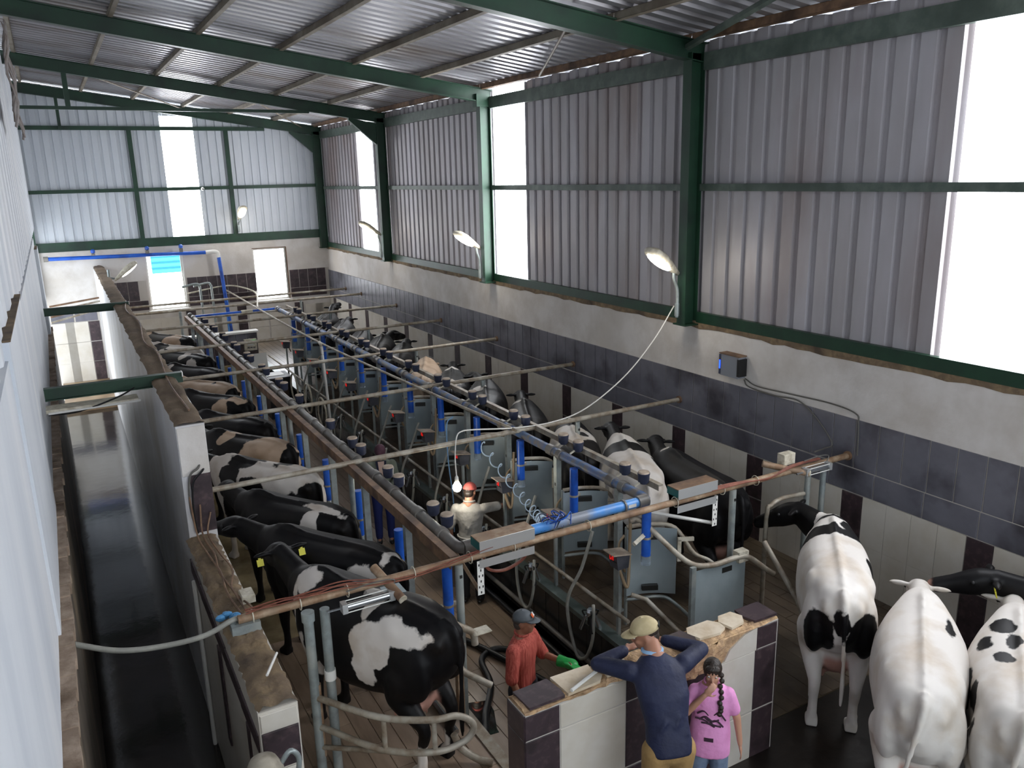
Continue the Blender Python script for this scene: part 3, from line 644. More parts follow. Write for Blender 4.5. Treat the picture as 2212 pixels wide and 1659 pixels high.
# brown cables laid along the low length
for i in range(3):
    r = random.Random(i+20); x = .88+.05*i
    tb('cable', bez([(x-.05+.04*i, 8.15, 2.0-.1*i), (x-.03, 8.05, 1.62), (x, 7.6, 1.585), (x+r.uniform(-.04, .04), 7.2, 1.585), (x+r.uniform(-.05, .04), 6.8, 1.585), (x+.03, 6.4, 1.60), (x+.06, 6.15, 1.62)], 8), .009, M_rail, wp, 5)
tb('cable', bez([(1.0, 8.3, 2.35), (.95, 8.17, 2.28), (.86, 8.165, 2.2), (.83, 8.165, 1.9), (.86, 8.16, 1.62)], 8), .011, M_cablegrey, wp, 6)
tb('cable', bez([(1.04, 8.3, 2.25), (.98, 8.165, 2.24), (.88, 8.16, 2.12), (.855, 8.16, 1.8), (.87, 8.155, 1.6)], 8), .011, M_black, wp, 6)
# front partition: piers of dark tile, cream panels and a broken tile capping
we = struct(empty('wall_entrance', (0, 0, 0)))
FX0, FX1, FYA, FYB, FZ = 2.45, 4.98, 4.36, 4.62, 1.29
bx('masonry', (FX0+.012, FYA+.012, -.9), (FX1-.012, FYB-.012, FZ), M_mortar, we)
cols_ = [(.30, M_brown), (.60, M_cream), (.32, M_brown), (.62, M_brown), (.42, M_cream), (.25, M_brown)]
x = FX0
bx('grout_bed', (FX0+.01, FYA+.005, -.1), (FX1-.01, FYA+.013, 1.05), M_grout, we); bx('grout_bed', (FX0+.01, FYA+.005, 1.05), (3.70, FYA+.013, 1.275), M_grout, we); bx('grout_bed', (4.74, FYA+.005, 1.05), (FX1-.01, FYA+.013, 1.275), M_grout, we); bx('grout_bed', (FX0+.005, FYA+.013, -.1), (FX0+.013, FYB-.013, 1.275), M_grout, we); bx('grout_bed', (FX1-.013, FYA+.013, -.1), (FX1-.005, FYB-.013, 1.275), M_grout, we)
for i, (wx, m) in enumerate(cols_):
    for zc, hz in ((1.165, .21), (.765, .59), (.17, .59)):
        if i == 3 and hz == .21: continue
        if i == 4 and hz == .21: continue
        link('tile', tile_proto('tile', wx-.008, hz-.011, m, axis='y'), we, (x+wx/2, FYA+.012, zc))
    x += wx
# the broken cream tile beside the missing corner
MB().prism([(4.31, 1.06), (4.72, 1.06), (4.72, 1.275), (4.58, 1.25), (4.42, 1.16), (4.36, 1.07)], 'y', FYA-.002, FYA+.02).build('tile', M_cream, we)
sd = tile_proto('tile', .26-.01, .21, M_brown); sd2 = tile_proto('tile', .26-.01, .59, M_brown)
link('tile', sd, we, (FX0+.012, (FYA+FYB)/2, 1.165)); link('tile', sd2, we, (FX0+.012, (FYA+FYB)/2, .765)); link('tile', sd2, we, (FX0+.012, (FYA+FYB)/2, .17))
sr = bpy.data.objects
for zc, me in ((1.165, sd), (.765, sd2), (.17, sd2)):
    o = link('tile', me, we, (FX1-.012, (FYA+FYB)/2, zc)); o.rotation_euler.z = PI
r = random.Random(5); mb = MB(); n = 40; k = 6                          # crumbled mortar bed on top
for i in range(n+1):
    x = FX0+.01+(FX1-FX0-.02)*i/n
    for j in range(k): mb.v.append((x, FYA+(FYB-FYA)*j/(k-1)+(r.uniform(-.012, .012) if j in (0, k-1) else 0), FZ+(r.uniform(.0, .022) if 0 < j < k-1 else -.012)))
for i in range(n):
    for j in range(k-1): mb.f.append((i*k+j, i*k+j+1, (i+1)*k+j+1, (i+1)*k+j))
mb.build('mortar_bed', M_mortar, we)
def slab(pts, z, m, name='cap_tile', th=.022): return MB().prism(pts, 'z', z, z+th).build(name, m, we)
slab([(2.50, 4.37), (2.80, 4.37), (2.81, 4.45), (2.79, 4.61), (2.49, 4.60)], FZ+.012, M_brown)
M_capcream = mat('pale_cap_tile', '#d2c4ae', .5, col2='#bca98d', scale=7)
slab([(2.83, 4.37), (3.12, 4.38), (3.18, 4.44), (3.14, 4.50), (3.16, 4.60), (2.82, 4.61)], FZ+.012, M_capcream)
slab([(3.20, 4.40), (3.34, 4.385), (3.42, 4.44), (3.44, 4.52), (3.36, 4.59), (3.22, 4.60), (3.17, 4.52), (3.21, 4.47)], FZ+.018, M_capcream)
slab([(3.9, 4.38), (4.10, 4.42), (4.14, 4.50), (4.08, 4.60), (3.92, 4.60)], FZ+.012, M_brown)
slab([(4.14, 4.42), (4.34, 4.40), (4.43, 4.44), (4.44, 4.52), (4.38, 4.60), (4.15, 4.60), (4.10, 4.53)], FZ+.016, M_capcream)
slab([(4.47, 4.40), (4.62, 4.42), (4.68, 4.50), (4.64, 4.60), (4.50, 4.60), (4.44, 4.53)], FZ+.018, M_capcream)
slab([(4.72, 4.39), (4.97, 4.38), (4.97, 4.61), (4.70, 4.61), (4.68, 4.5)], FZ+.012, M_brown)
# rough break in the face below the capping
r = random.Random(9); mb = MB(); nx, nz = 14, 8
for i in range(nx+1):
    for j in range(nz+1):
        x = 3.72+.62*i/nx; z = 1.04+.24*j/nz; mb.v.append((x, FYA-.006+r.uniform(-.02, .014), z+r.uniform(-.008, .008)))
for i in range(nx):
    for j in range(nz): mb.f.append((i*(nz+1)+j, (i+1)*(nz+1)+j, (i+1)*(nz+1)+j+1, i*(nz+1)+j+1))
mb.build('broken_mortar', M_mortar, we)

# ---- cross pipes over the stalls
CY = [6.11, 9.16, 12.08, 15.02, 17.87, 20.81, 23.7, 25.2]; ZP = 1.66
for k, y in enumerate(CY):
    c = thing('cross_pipe', ('front cross pipe carrying red cables and trays' if k == 0 else 'bare galvanised cross pipe above the stalls, %s from the camera' % nth(k)), 'pipe', (0, y, ZP), 0, 'cross pipes')
    x0 = .86 if k == 0 else 1.09+.009*(y-9)
    tb('tube', [(x0, 0, 0), (XR-.012, 0, 0)], .033 if k else .036, M_rusty if k == 0 else M_galvdirty, c, 10)
    tb('wall_flange', [(XR-.05, 0, 0), (XR-.006, 0, 0)], .055, M_rail, c, 12)
    for xp in (2.79, 6.12):
        if k < 7:
            tb('post', [(xp, 0, -ZP), (xp, 0, -.035)], .038 if k == 0 else .036, M_galv, c, 10)
            if k < 4: bx('post_bolt', (xp-.012, -.043, -.16), (xp+.012, -.034, -.13), M_bolt, c)
    if k == 0:
        for xp in (1.40, 1.54): tb('post', [(xp, -.03, -ZP), (xp, -.03, -.09)], .042, M_galv, c, 12)
        tb('post_collar', [(1.40, -.03, -.16), (1.40, -.03, -.08)], .055, M_galv, c, 12)
        tb('post_collar', [(1.54, -.03, -.75), (1.54, -.03, -.66)], .05, M_white, c, 12)
        for xp in (7.30, 7.56): tb('post', [(xp, 0, -ZP), (xp, 0, -.03)], .036, M_galv, c, 10)
        tb('arch', bez([(6.66, 0, -ZP), (6.66, 0, -.5), (6.72, 0, -.36), (6.9, 0, -.31), (7.25, 0, -.33)], 6), .026, M_galvdirty, c, 8)
        bx('foot_block', (.80, -.06, -.105), (1.02, .06, -.03), M_galv, c)
# cables tied along the front pipe
for i in range(5):
    r = random.Random(40+i); p = [(.92+.8*j/3, 6.075+.016*i, 1.71+.018*math.sin(i*2.3+j*1.7)+(.012 if j else 0)) for j in range(4)]
    p += [(2.05, 6.05+.014*i, 1.665+.02*math.sin(i*1.9)), (2.4, 6.055+.014*i, 1.65+.022*math.sin(i*2.6)), (2.8, 6.055+.014*i, 1.69+.02*math.sin(i*1.3)), (3.1, 6.06+.01*i, 1.73), (3.5, 6.07+.01*i, 1.72)]
    tag(tb('cable', bez(p, 6), .0062, M_cable, None, 6), 'red brown cable tied along the left half of the front cross pipe', 'cable', 'red cables on the left of the front pipe')
for i in range(4):
    p = [(5.4, 6.07+.012*i, 1.71), (5.9, 6.06+.012*i, 1.70+.006*i), (6.25, 6.06+.012*i, 1.695), (6.6, 6.05+.012*i, 1.68-.012*i), (6.9, 6.06+.012*i, 1.72), (7.1, 6.06+.012*i, 1.74), (7.45, 6.08+.01*i, 1.73)]
    tag(tb('cable', bez(p, 6), .0085, M_cable, None, 6), 'red brown cable tied along the right half of the front cross pipe', 'cable', 'red cables on the right of the front pipe')
for i, x in enumerate((.97, 1.35, 1.75, 2.35, 2.9, 3.35, 4.2, 5.3, 5.95, 6.45)):
    tag(MB().tube([(x+.006*math.cos(a*PI/6)*0, 6.11+.055*math.cos(a*PI/6), ZP+.055*math.sin(a*PI/6)) for a in range(12)], .005, 5, closed=True).build('cable_tie', M_cream_p, None, True), 'pale cable tie looped round the front cross pipe, %s from its left end' % nth(i), 'cable tie', 'cable ties on the front pipe')
def perforated(name, parent, M, Ln, m=M_white):
    p = MB().box((-.035, -.02, 0), (.035, -.016, -Ln), M).box((.031, -.02, 0), (.035, .03, -Ln), M).build(name, m, parent)
    hb = MB()
    for i in range(int(Ln/.055)):
        for dx in ((-.018, .018) if i % 2 == 0 else (0,)): hb.box((dx-.006, -.0215, -.03-.055*i-.022), (dx+.006, -.0195, -.03-.055*i), M)
    hb.build('slot', M_bolt, p); return p
for x0, x1, lab, sx in ((2.98, 3.56, 'brown topped cable tray bracket at the left of the front pipe', 2.99), (5.30, 5.84, 'brown topped cable tray bracket at the right of the front pipe', 5.83)):
    t = thing('tray_bracket', lab, 'bracket', (0, 6.11, 0), 0, 'cable tray brackets')
    bx('tray_top', (x0, -.05, 1.80), (x1, .13, 1.81), M_rail if x0 > 4 else M_rusty, t); bx('tray_front', (x0, -.055, 1.70), (x1, -.05, 1.81), M_silver, t)
    bx('tray_end', (x0, -.05, 1.72), (x0+.006, .13, 1.80), mat('teal_end', '#1f5a58', .5), t); bx('lower_plate', (x0, -.045, 1.545), (x1, -.04, 1.625), M_silver, t)
    perforated('strut', t, Matrix.Translation((sx, -.02, 1.62)), .34)
    tb('cross_bar', [(sx, 0, 1.30), (x0-.25 if sx > 4 else sx-.05, .5 if sx < 4 else .3, 1.52 if sx > 4 else 1.58)], .02, M_rusty if sx < 4 else M_white, t, 4)
def cylinder(lab, x0, x1, y, z):
    t = thing('pneumatic_cylinder', lab, 'air cylinder', (0, y, z), 0, 'pneumatic cylinders')
    tb('barrel', [(x0+.04, 0, 0), (x1-.04, 0, 0)], .033, M_steel, t, 14); bx('end_cap', (x0, -.042, -.042), (x0+.045, .042, .042), M_silver, t); bx('end_cap', (x1-.045, -.042, -.042), (x1, .042, .042), M_silver, t)
    for dy, dz in ((-.036, -.036), (-.036, .036), (.036, .036)): tb('tie_rod', [(x0, dy, dz), (x1, dy, dz)], .005, M_white, t, 5)
    tb('piston_rod', [(x0-.12, 0, 0), (x0, 0, 0)], .01, M_steel, t, 6); tb('air_line', bez([(x1-.02, .03, .03), (x1+.03, .05, .1), (x1-.15, .04, .13), (x1-.4, .03, .12)], 6), .006, M_cablegrey, t, 5)
cylinder('shiny pneumatic cylinder under the left end of the front pipe', 1.66, 2.12, 6.0, 1.575); cylinder('shiny pneumatic cylinder at the right end of the front pipe', 7.1, 7.52, 6.0, 1.66)
for lab, a, b in (('short rusty swivel tube beside the left cylinder', (2.05, 6.28, 1.72), (2.16, 5.9, 1.56)), ('short rusty swivel tube beside the right cylinder', (6.75, 6.3, 1.74), (7.15, 5.98, 1.64))):
    t = thing('swivel_tube', lab, 'tube', a, 0, 'swivel tubes'); d = Vector(b)-Vector(a)
    tb('tube', [(0, 0, 0), d], .038, M_rusty, t, 12); tb('end_cap', [d, d*1.03], .040, M_cream_p, t, 12)
t = thing('terminal_box', 'small beige terminal box on the right end of the front pipe', 'box', (7.02, 6.2, 1.78)); bx('case', (-.09, -.05, -.06), (.09, .05, .07), M_cream_p, t); bx('lid', (-.085, -.055, -.055), (.085, -.05, .065), M_cream_p, t)

tag(tb('cable_loop', bez([(3.05, 6.13, 1.60), (3.12, 6.16, 1.46), (3.3, 6.18, 1.40), (3.48, 6.17, 1.46), (3.54, 6.13, 1.58)], 6), .016, M_cable, None, 6), 'red cable bundle looping below the left tray bracket', 'cable')
tag(tb('blue_hose', bez([(4.85, 10.6, 1.55), (4.72, 10.55, 1.45), (4.70, 10.5, .9), (4.73, 10.45, .3), (4.70, 10.4, -.2)], 6), .010, mat('thin_blue_hose', '#6f93b8', .4), None, 6), 'thin blue hose hanging straight down behind the bulb', 'hose')
t = thing('corner_bracket', 'cream angled bracket below the left milk tube near the front', 'bracket', (2.62, 6.45, 0)); bx('arm', (-.16, -.02, 1.02), (.14, .02, 1.06), M_cream_p, t); bx('drop', (.10, -.02, .62), (.14, .02, 1.02), M_white, t); bx('stay', (-.02, -.015, .62), (.02, .015, 1.02), mat('yellow_stay', '#a5793c', .6), t)
# ---- milk lines
def milkline(name, lab, pts, r, m, joints=(), jm=M_greypvc):
    t = thing(name, lab, 'pipe'); tb('tube', pts, r, m, t, 14)
    for a, b in joints: tb('coupling', [a, b], r*1.28, jm, t, 14)
    return t
SY = [6.4+1.3*k for k in range(14)]
jr = []
for y in SY[:-1]: jr += [((5.2, y+.42, 1.6), (5.2, y+.50, 1.6)), ((5.2, y+.62, 1.6), (5.2, y+.74, 1.6))]
milkline('milk_pipe', 'dusty blue milk pipe running down the right row', [(5.14, 6.43, 1.6), (5.185, 6.46, 1.6), (5.2, 6.53, 1.6), (5.2, 14, 1.6), (5.2, 22.6, 1.6), (5.21, 22.85, 1.58)], .056, M_dusty, jr)
jl = []
for y in SY[:-1]: jl += [((2.95, y+.38, 1.6), (2.95, y+.46, 1.6)), ((2.95, y+.95, 1.6), (2.95, y+1.07, 1.6))]
milkline('milk_pipe', 'grey dusty milk pipe running down the left row', [(3.01, 6.43, 1.6), (2.965, 6.46, 1.6), (2.95, 6.53, 1.6), (2.95, 14, 1.6), (2.96, 22.6, 1.6), (3.0, 22.85, 1.58)], .056, M_greypvc, jl)
t = milkline('connecting_pipe', 'bright blue plastic pipe joining both milk pipes at the front', [(3.0, 6.43, 1.6), (5.16, 6.43, 1.6)], .054, M_bluelt, [((2.99, 6.43, 1.6), (3.14, 6.43, 1.6)), ((5.05, 6.43, 1.6), (5.18, 6.43, 1.6)), ((4.86, 6.43, 1.6), (4.88, 6.43, 1.6)), ((3.26, 6.43, 1.6), (3.30, 6.43, 1.6))])
bx('printed_label', (4.90, 6.372, 1.585), (5.0, 6.376, 1.62), M_white, t)
milkline('connecting_pipe', 'blue pipe joining both milk pipes at the far end', [(3.02, 22.88, 1.56), (5.3, 22.88, 1.56)], .055, M_blue, [((4.25, 22.88, 1.56), (4.55, 22.88, 1.56))], M_cream_p)
tag(MB().box((2.75, 6.2, 1.60), (2.83, 22.6, 1.66)).box((2.75, 6.2, 1.54), (2.757, 22.6, 1.60)).build('rail_channel', M_rail), 'brown painted steel channel under the left milk pipe', 'rail')
tag(MB().box((5.40, 6.5, 1.68), (5.46, 22.6, 1.70)).box((5.40, 6.5, 1.63), (5.405, 22.6, 1.68)).build('rail_channel', M_galvdirty), 'dusty slotted rail carrying the covers of the right row', 'rail')
tag(MB().box((2.9, 22.5, 1.55), (5.8, 22.55, 1.60)).build('rail_channel', M_galvdirty), 'slotted rail crossing under the far blue pipe', 'rail')
# thin water pipe strung lengthwise and its white drop
t = thing('water_pipe', 'thin lengthwise pipe lying across the cross pipes with a white drop', 'pipe'); tb('tube', bez([(5.06, 9.0, 1.71), (4.8, 13, 1.71), (4.60, 17.7, 1.71), (4.6, 26, 1.73), (4.58, 26.6, 1.74)], 8), .022, M_galvdirty, t, 8)
tb('drop', bez([(4.60, 16.55, 1.70), (4.58, 16.4, 1.66), (4.57, 16.35, 1.55), (4.60, 16.3, .4), (4.62, 16.3, ZL)], 5), .028, M_white, t, 8); tb('drop_bend', bez([(4.62, 16.7, 1.71), (4.58, 16.42, 1.69), (4.57, 16.35, 1.5)], 5), .033, M_galvdirty, t, 8)
tag(tb('conduit', bez([(3.45, 26.85, 1.72), (4.4, 26.8, 1.86), (4.9, 26.6, 1.85), (5.2, 25.4, 1.75), (4.62, 22.5, 1.72)], 6), .025, M_cream_p, None, 8), 'pale conduit bending from the far wall to the water pipe', 'conduit')
# blue supply pipe along the far wall
t = thing('supply_pipe', 'blue supply pipe along the far wall with a tall drop', 'pipe')
tb('tube', [(-.2, 26.75, 3.03), (4.2, 26.75, 2.95)], .055, M_blue, t, 12); tb('elbow', bez([(4.1, 26.75, 2.95), (4.42, 26.75, 2.95), (4.47, 26.75, 2.78)], 5), .062, M_white, t, 12); tb('tube', [(4.47, 26.75, 2.82), (4.62, 26.7, .02)], .058, M_blue, t, 12); tb('tube', [(4.56, 26.72, 1.5), (4.55, 26.72, .02)], .05, M_bluelt, t, 12)
tb('end_cap', [(-.28, 26.75, 3.03), (-.16, 26.75, 3.03)], .075, M_greypvc, t, 12)
for x in (1.0, 2.45, 3.4):
    bx('valve_body', (x-.05, 26.72, 3.0), (x+.05, 26.78, 3.12), M_greypvc, t); MB().lathe([(.02, 0), (.06, .02), (.06, .09), (.03, .12)], 12, (x, 26.75, 3.12)).build('valve_cover', M_blue, t, 40)
# steam vents: paired bent tubes near the far left
for i, x in enumerate((3.75, 4.08)): tag(tb('vent_tube', bez([(x-.5, 26.4, 1.98), (x-.1, 26.4, 2.05), (x, 26.4, 1.98), (x+.02, 26.4, 1.75), (x+.03, 26.4, .02)], 6), .035, M_galv, None, 10), 'bent galvanised vent tube before the far wall, %s of the pair' % ('left' if i == 0 else 'right'), 'tube', 'bent vent tubes')

# ---- fittings repeated at every stall
def cover_box(lab, x, y, z, grp):
    t = thing('pulsator', lab, 'pulsator', (x, y, z), 0, grp)
    mb = MB(); mb.lathe([(.045, 0), (.062, .02), (.066, .10), (.07, .105), (.07, .125), (.05, .135)], 12); mb.build('cover', M_darkbox, t, 40)
    MB().lathe([(.068, .126), (.06, .142), (.02, .148)], 12).build('dusty_cap', M_lidtan, t, 40)
    tb('nipple', [(-.05, 0, .02), (-.11, .02, -.02)], .013, M_cream_p, t, 6); tb('nipple', [(-.05, .03, .0), (-.1, .06, -.05)], .011, M_steel, t, 6)
    return t
for k, y in enumerate(SY[:12]):
    for j, dy in enumerate((.36, .70)):
        cover_box('dark blue pulsator on the right rail, %s of stall %s' % (('near one', 'far one')[j], nth(k)), 5.36, y+dy-.05, 1.66, 'pulsators of the right row')
        if (k, j) not in ((3, 1), (4, 0)): cover_box('dark blue pulsator on the left milk pipe, %s of stall %s' % (('near one', 'far one')[j], nth(k)), 3.07, y+.25+dy-.05, 1.60, 'pulsators of the left row')
def milk_jar(lab, x, y, z0, z1, grp):
    t = thing('milk_tube', lab, 'milk tube', (x, y, z0), 0, grp); h = z1-z0
    tb('tube', [(0, 0, .07), (0, 0, h)], .052, M_blue, t, 14); tb('clear_cup', [(0, 0, -.03), (0, 0, .075)], .056, M_clear, t, 14)
    tb('clamp', [(0, 0, .27), (0, 0, .295)], .0545, M_galvdirty, t, 14); bx('clamp_bolt', (.05, -.015, .265), (.085, .015, .30), M_galvdirty, t)
for k, y in enumerate(SY[:12]):
    milk_jar('blue milk tube hanging from the right milk pipe at stall %s' % nth(k), 5.12, y+(.05 if k else -.05), .93, 1.56, 'milk tubes of the right row')
    milk_jar('blue milk tube hanging beside the left rail at stall %s' % nth(k), 2.87 if k else 2.92, y+(.08 if k else .28)+.05*k, .62, 1.28 if k else 1.36, 'milk tubes of the left row')
def stall_post(lab, x, y, grp):
    t = thing('stall_post', lab, 'post', (x, y, 0), 0, grp); bx('tube', (-.036, -.036, .012), (.036, .036, 1.55), M_galv, t); bx('foot_plate', (-.07, -.07, 0), (.07, .07, .012), M_galv, t)
    bx('hole', (-.0375, -.012, 1.15), (-.035, .012, 1.19), M_bolt, t)
    MB().prism([(-.036, 1.55), (.036, 1.55), (.0, 1.64)], 'y', -.004, .004).build('pipe_bracket', M_galv, t)
for k, y in enumerate(SY[:12]):
    stall_post('square galvanised post carrying the right milk pipe at stall %s' % nth(k), 5.22, y+.58, 'right stall posts')
    stall_post('square galvanised post carrying the left rail at stall %s' % nth(k), 2.79, y+.95, 'left stall posts')
def rump_plate(lab, x, y, grp, ang=math.radians(-26), wd=.56, zb=.38, zt=1.18):
    t = thing('rump_plate', lab, 'steel plate', (x, y, 0), ang, grp); h = wd/2
    mb = MB(); n = 8; P = [(-h+wd*i/n, .05*math.cos(PI*(i/n-.5))) for i in range(n+1)]
    mb.prism(P+[(a, b+.006) for a, b in P[::-1]], 'z', zb, zt); mb.build('plate', M_panelsheet, t, 30)
    bx('slot', (-.10, -.004, zt-.12), (.08, .052, zt-.06), M_bolt, t); bx('slot', (-.10, -.004, zb+.06), (.08, .052, zb+.12), M_bolt, t)
    tb('side_tube', [(-h, .03, 0), (-h, .03, zt+.03)], .02, M_galv, t, 8)
    tb('top_tube', bez([(-h, .03, zt+.03), (0, .06, zt+.04), (h-.02, .03, zt), (h+.18, -.04, zt-.28), (h+.34, -.08, zt-.36), (h+.5, -.1, zt-.5)], 5), .024, M_galvdirty, t, 8)
    tb('lower_tube', bez([(-h, .03, zb-.06), (h*.4, .05, zb-.05), (h, .0, zb-.12), (h+.28, -.12, .0)], 5), .022, M_galv, t, 8)
    bx('bracket', (h-.02, -.12, zt-.34), (h+.02, -.09, zt-.08), M_cream_p, t); bx('bracket', (h-.02, -.12, zt-.1), (h+.16, -.09, zt-.06), M_cream_p, t)
for k, y in enumerate(SY[:12]): rump_plate('curved galvanised rump plate behind the cow of right stall %s' % nth(k), 5.34, y-.02+.14, 'rump plates of the right row')
# big plate of the front gate on the right
t = thing('gate_plate', 'large galvanised gate plate beside the front post on the right', 'steel plate', (5.72, 5.9, 0))
bx('plate', (-.30, -.004, .02), (.42, .004, .92), M_panelsheet, t); bx('side_tube', (-.36, -.02, 0), (-.30, .02, .98), M_galv, t); bx('slot', (.08, -.008, .80), (.22, .006, .86), M_bolt, t)
tb('top_tube', bez([(-.75, .55, 1.40), (-.62, .5, 1.38), (-.35, .1, 1.02), (-.1, -.02, .95), (.25, -.03, .95), (.42, -.05, .92), (.58, -.15, .78), (.66, -.2, .72)], 6), .03, M_galvdirty, t, 10)
tb('lower_tube', [(-.75, .5, .55), (-.62, .4, .5), (-.32, -.25, .02)], .026, M_galvdirty, t, 8); bx('clamp', (.28, -.05, .88), (.42, .05, 1.0), M_cream_p, t)
tb('hanger', [(-.62, .45, 1.25), (-.80, .40, 1.2)], .03, M_cream_p, t, 4)
tag(tb('gate_bar', [(6.25, 5.75, 1.12), (6.3, 5.3, .62), (6.28, 5.1, .35)], .028, M_galvdirty, None, 8), 'slanting tube of the entry gate before the dark cow', 'tube')
# milk meters with red figures on posts along the kerb
def meter(lab, x, y, z, grp, k):
    t = thing('milk_meter', lab, 'milk meter', (x, y, 0), 0, grp)
    bx('post', (-.018, -.018, .03), (.018, .018, z-.08), M_galv, t)
    body = MB().prism([(-.07, z-.08), (.07, z-.08), (.09, z+.08), (-.09, z+.08)], 'y', -.075, .075).build('case', M_boxgrey, t)
    bx('screen', (-.082, -.06, z-.0), (-.079, .06, z+.075), M_black, t)
    led = MB(); r = random.Random(k)
    for d in range(2):
        for s in range(7):
            if r.random() < .7:
                y0 = .045-.04*d; zz = z+.02
                seg = [((y0, y0-.02), (zz+.042, zz+.046)), ((y0-.018, y0-.022), (zz+.025, zz+.05)), ((y0-.018, y0-.022), (zz, zz+.025)), ((y0, y0-.02), (zz-.003, zz+.002)), ((y0+.002, y0-.002), (zz, zz+.025)), ((y0+.002, y0-.002), (zz+.025, zz+.05)), ((y0, y0-.02), (zz+.022, zz+.027))][s]
                led.box((-.0945, min(seg[0]), seg[1][0]), (-.0915, max(seg[0]), seg[1][1]))
    led.build('red_figures', M_led, t)
    M = Matrix.Translation((-.02, 0, z+.095)) @ Matrix.Rotation(.16, 4, 'Y')
    MB().box((-.13, -.10, -.004), (.12, .10, .006), M).build('hood', M_lidtan, t)
    tb('hose', bez([(.06, .03, z-.05), (.12, .06, z-.2), (.1, .12, z-.1), (.16, .22, z+.05), (.26, .26, z+.12)], 5), .014, M_hosetan, t, 6)
for k in range(12): meter('grey milk meter with red figures on the right kerb at stall %s' % nth(k), 4.90, SY[k]+.13, .93, 'milk meters along the kerb', k)
# hoses and clusters hanging on the pit wall
def hose(lab, pts, r, m, grp): return tag(tb('milk_hose', bez(pts, 8), r, m, None, 8), lab, 'hose', grp)
def cluster(lab, x, y, z, grp, rz=0):
    t = thing('milking_cluster', lab, 'milking cluster', (x, y, z), rz, grp)
    MB().lathe([(.02, -.05), (.05, -.03), (.055, .02), (.03, .05)], 12).build('claw', M_steel, t, 40)
    for a in range(4):
        b = PI/4+a*PI/2; c_, s_ = math.cos(b), math.sin(b)
        q = tb('teat_cup', [(.05*c_, .05*s_, -.03), (.11*c_, .11*s_, -.20)], .024, M_steel if a % 2 else M_black, t, 8)
        tb('short_tube', bez([(.03*c_, .03*s_, .03), (.09*c_, .09*s_, .03), (.06*c_, .06*s_, -.04)], 4), .010, M_black, t, 6)
for k in range(10):
    y = SY[k]+.75; r = random.Random(k+70)
    a = r.uniform(-.08, .08)
    hose('grey milk hose looped over the right kerb at stall %s' % nth(k), [(5.05, y+.1, .95), (4.86, y+.05, .55), (4.70, y+.05+a, .12), (4.66, y-.12, -.32-a), (4.66, y-.32, -.36), (4.66, y-.46, -.05), (4.70, y-.42, .25), (4.74, y-.36, .30)], .02, M_hose, 'milk hoses on the pit wall')
    cluster('milking cluster hung on the right pit wall at stall %s' % nth(k), 4.70, y-.36, .22, 'clusters on the pit wall', r.uniform(0, 1))
    if k % 2 == 0: hose('tan hose hanging behind the meter at stall %s' % nth(k), [(5.1, y-.55, 1.35), (5.05, y-.6, .9), (4.95, y-.7, .62), (4.9, y-.62, .82)], .018, M_hosetan, 'tan hoses of the right row')
for y, z, lab in ((16.9, .22, 'pale hose ring nearest the white drop pipe'), (18.0, .3, 'pale hose ring behind the white drop pipe'), (19.2, .3, 'pale hose ring farthest along the pit wall')):
    tag(MB().tube([(4.62, y+.30*math.cos(a*PI/12), z-.12+.34*math.sin(a*PI/12)) for a in range(24)], .022, 8, closed=True).build('hose_ring', M_cream_p, None, True), lab, 'hose', 'pale hose rings')
for x in (PX1-.03, ): tag(tb('kerb_rail', [(4.86, 6.3, .30), (4.86, 22.8, .30)], .022, M_galvdirty, None, 8), 'low tube running above the right pit kerb', 'rail')
tag(tb('wash_pipe', [(4.70, 5.2, -.42), (4.70, 22.8, -.42)], .03, M_greypvc, None, 8), 'grey wash pipe fixed low on the right pit wall', 'pipe')
tag(tb('wash_pipe', [(4.68, 5.2, -.66), (4.68, 22.8, -.66)], .04, M_black, None, 8), 'black pipe lying in the corner of the pit', 'pipe')
# coiled air hose and blue wire bunch on the front blue pipe
pts = []; A_ = Vector((4.55, 9.1, 1.60)); B_ = Vector((3.95, 6.55, 1.60)); T_ = 260
for i in range(T_+1):
    t_ = i/T_; p = A_.lerp(B_, t_)+Vector((.28*math.sin(PI*t_), 0, -.42*math.sin(PI*t_))); a = t_*2*PI*13
    pts.append(p+Vector((.055*math.cos(a), 0, .055*math.sin(a))))
tag(MB().tube(pts, .008, 5).build('coiled_hose', mat('pale_blue_hose', '#a9bccb', .4), None, True), 'pale blue coiled air hose sagging towards the front blue pipe', 'hose')
t = thing('wire_bunch', 'tangle of blue wires tied on the front blue pipe', 'wires', (4.02, 6.43, 1.6)); r = random.Random(12)
for i in range(12):
    a = r.uniform(0, 6.28); tb('wire', bez([(r.uniform(-.1, .1), -.03, .03), (.1*math.cos(a), -.06+.05*math.sin(a), .09), (.16*math.cos(a+.6), .07*math.sin(a), .13*abs(math.sin(a*2))), (.2*math.cos(a+.3), -.05, -.02)], 5), .006, M_blue if i % 2 else M_darkbox, t, 5)
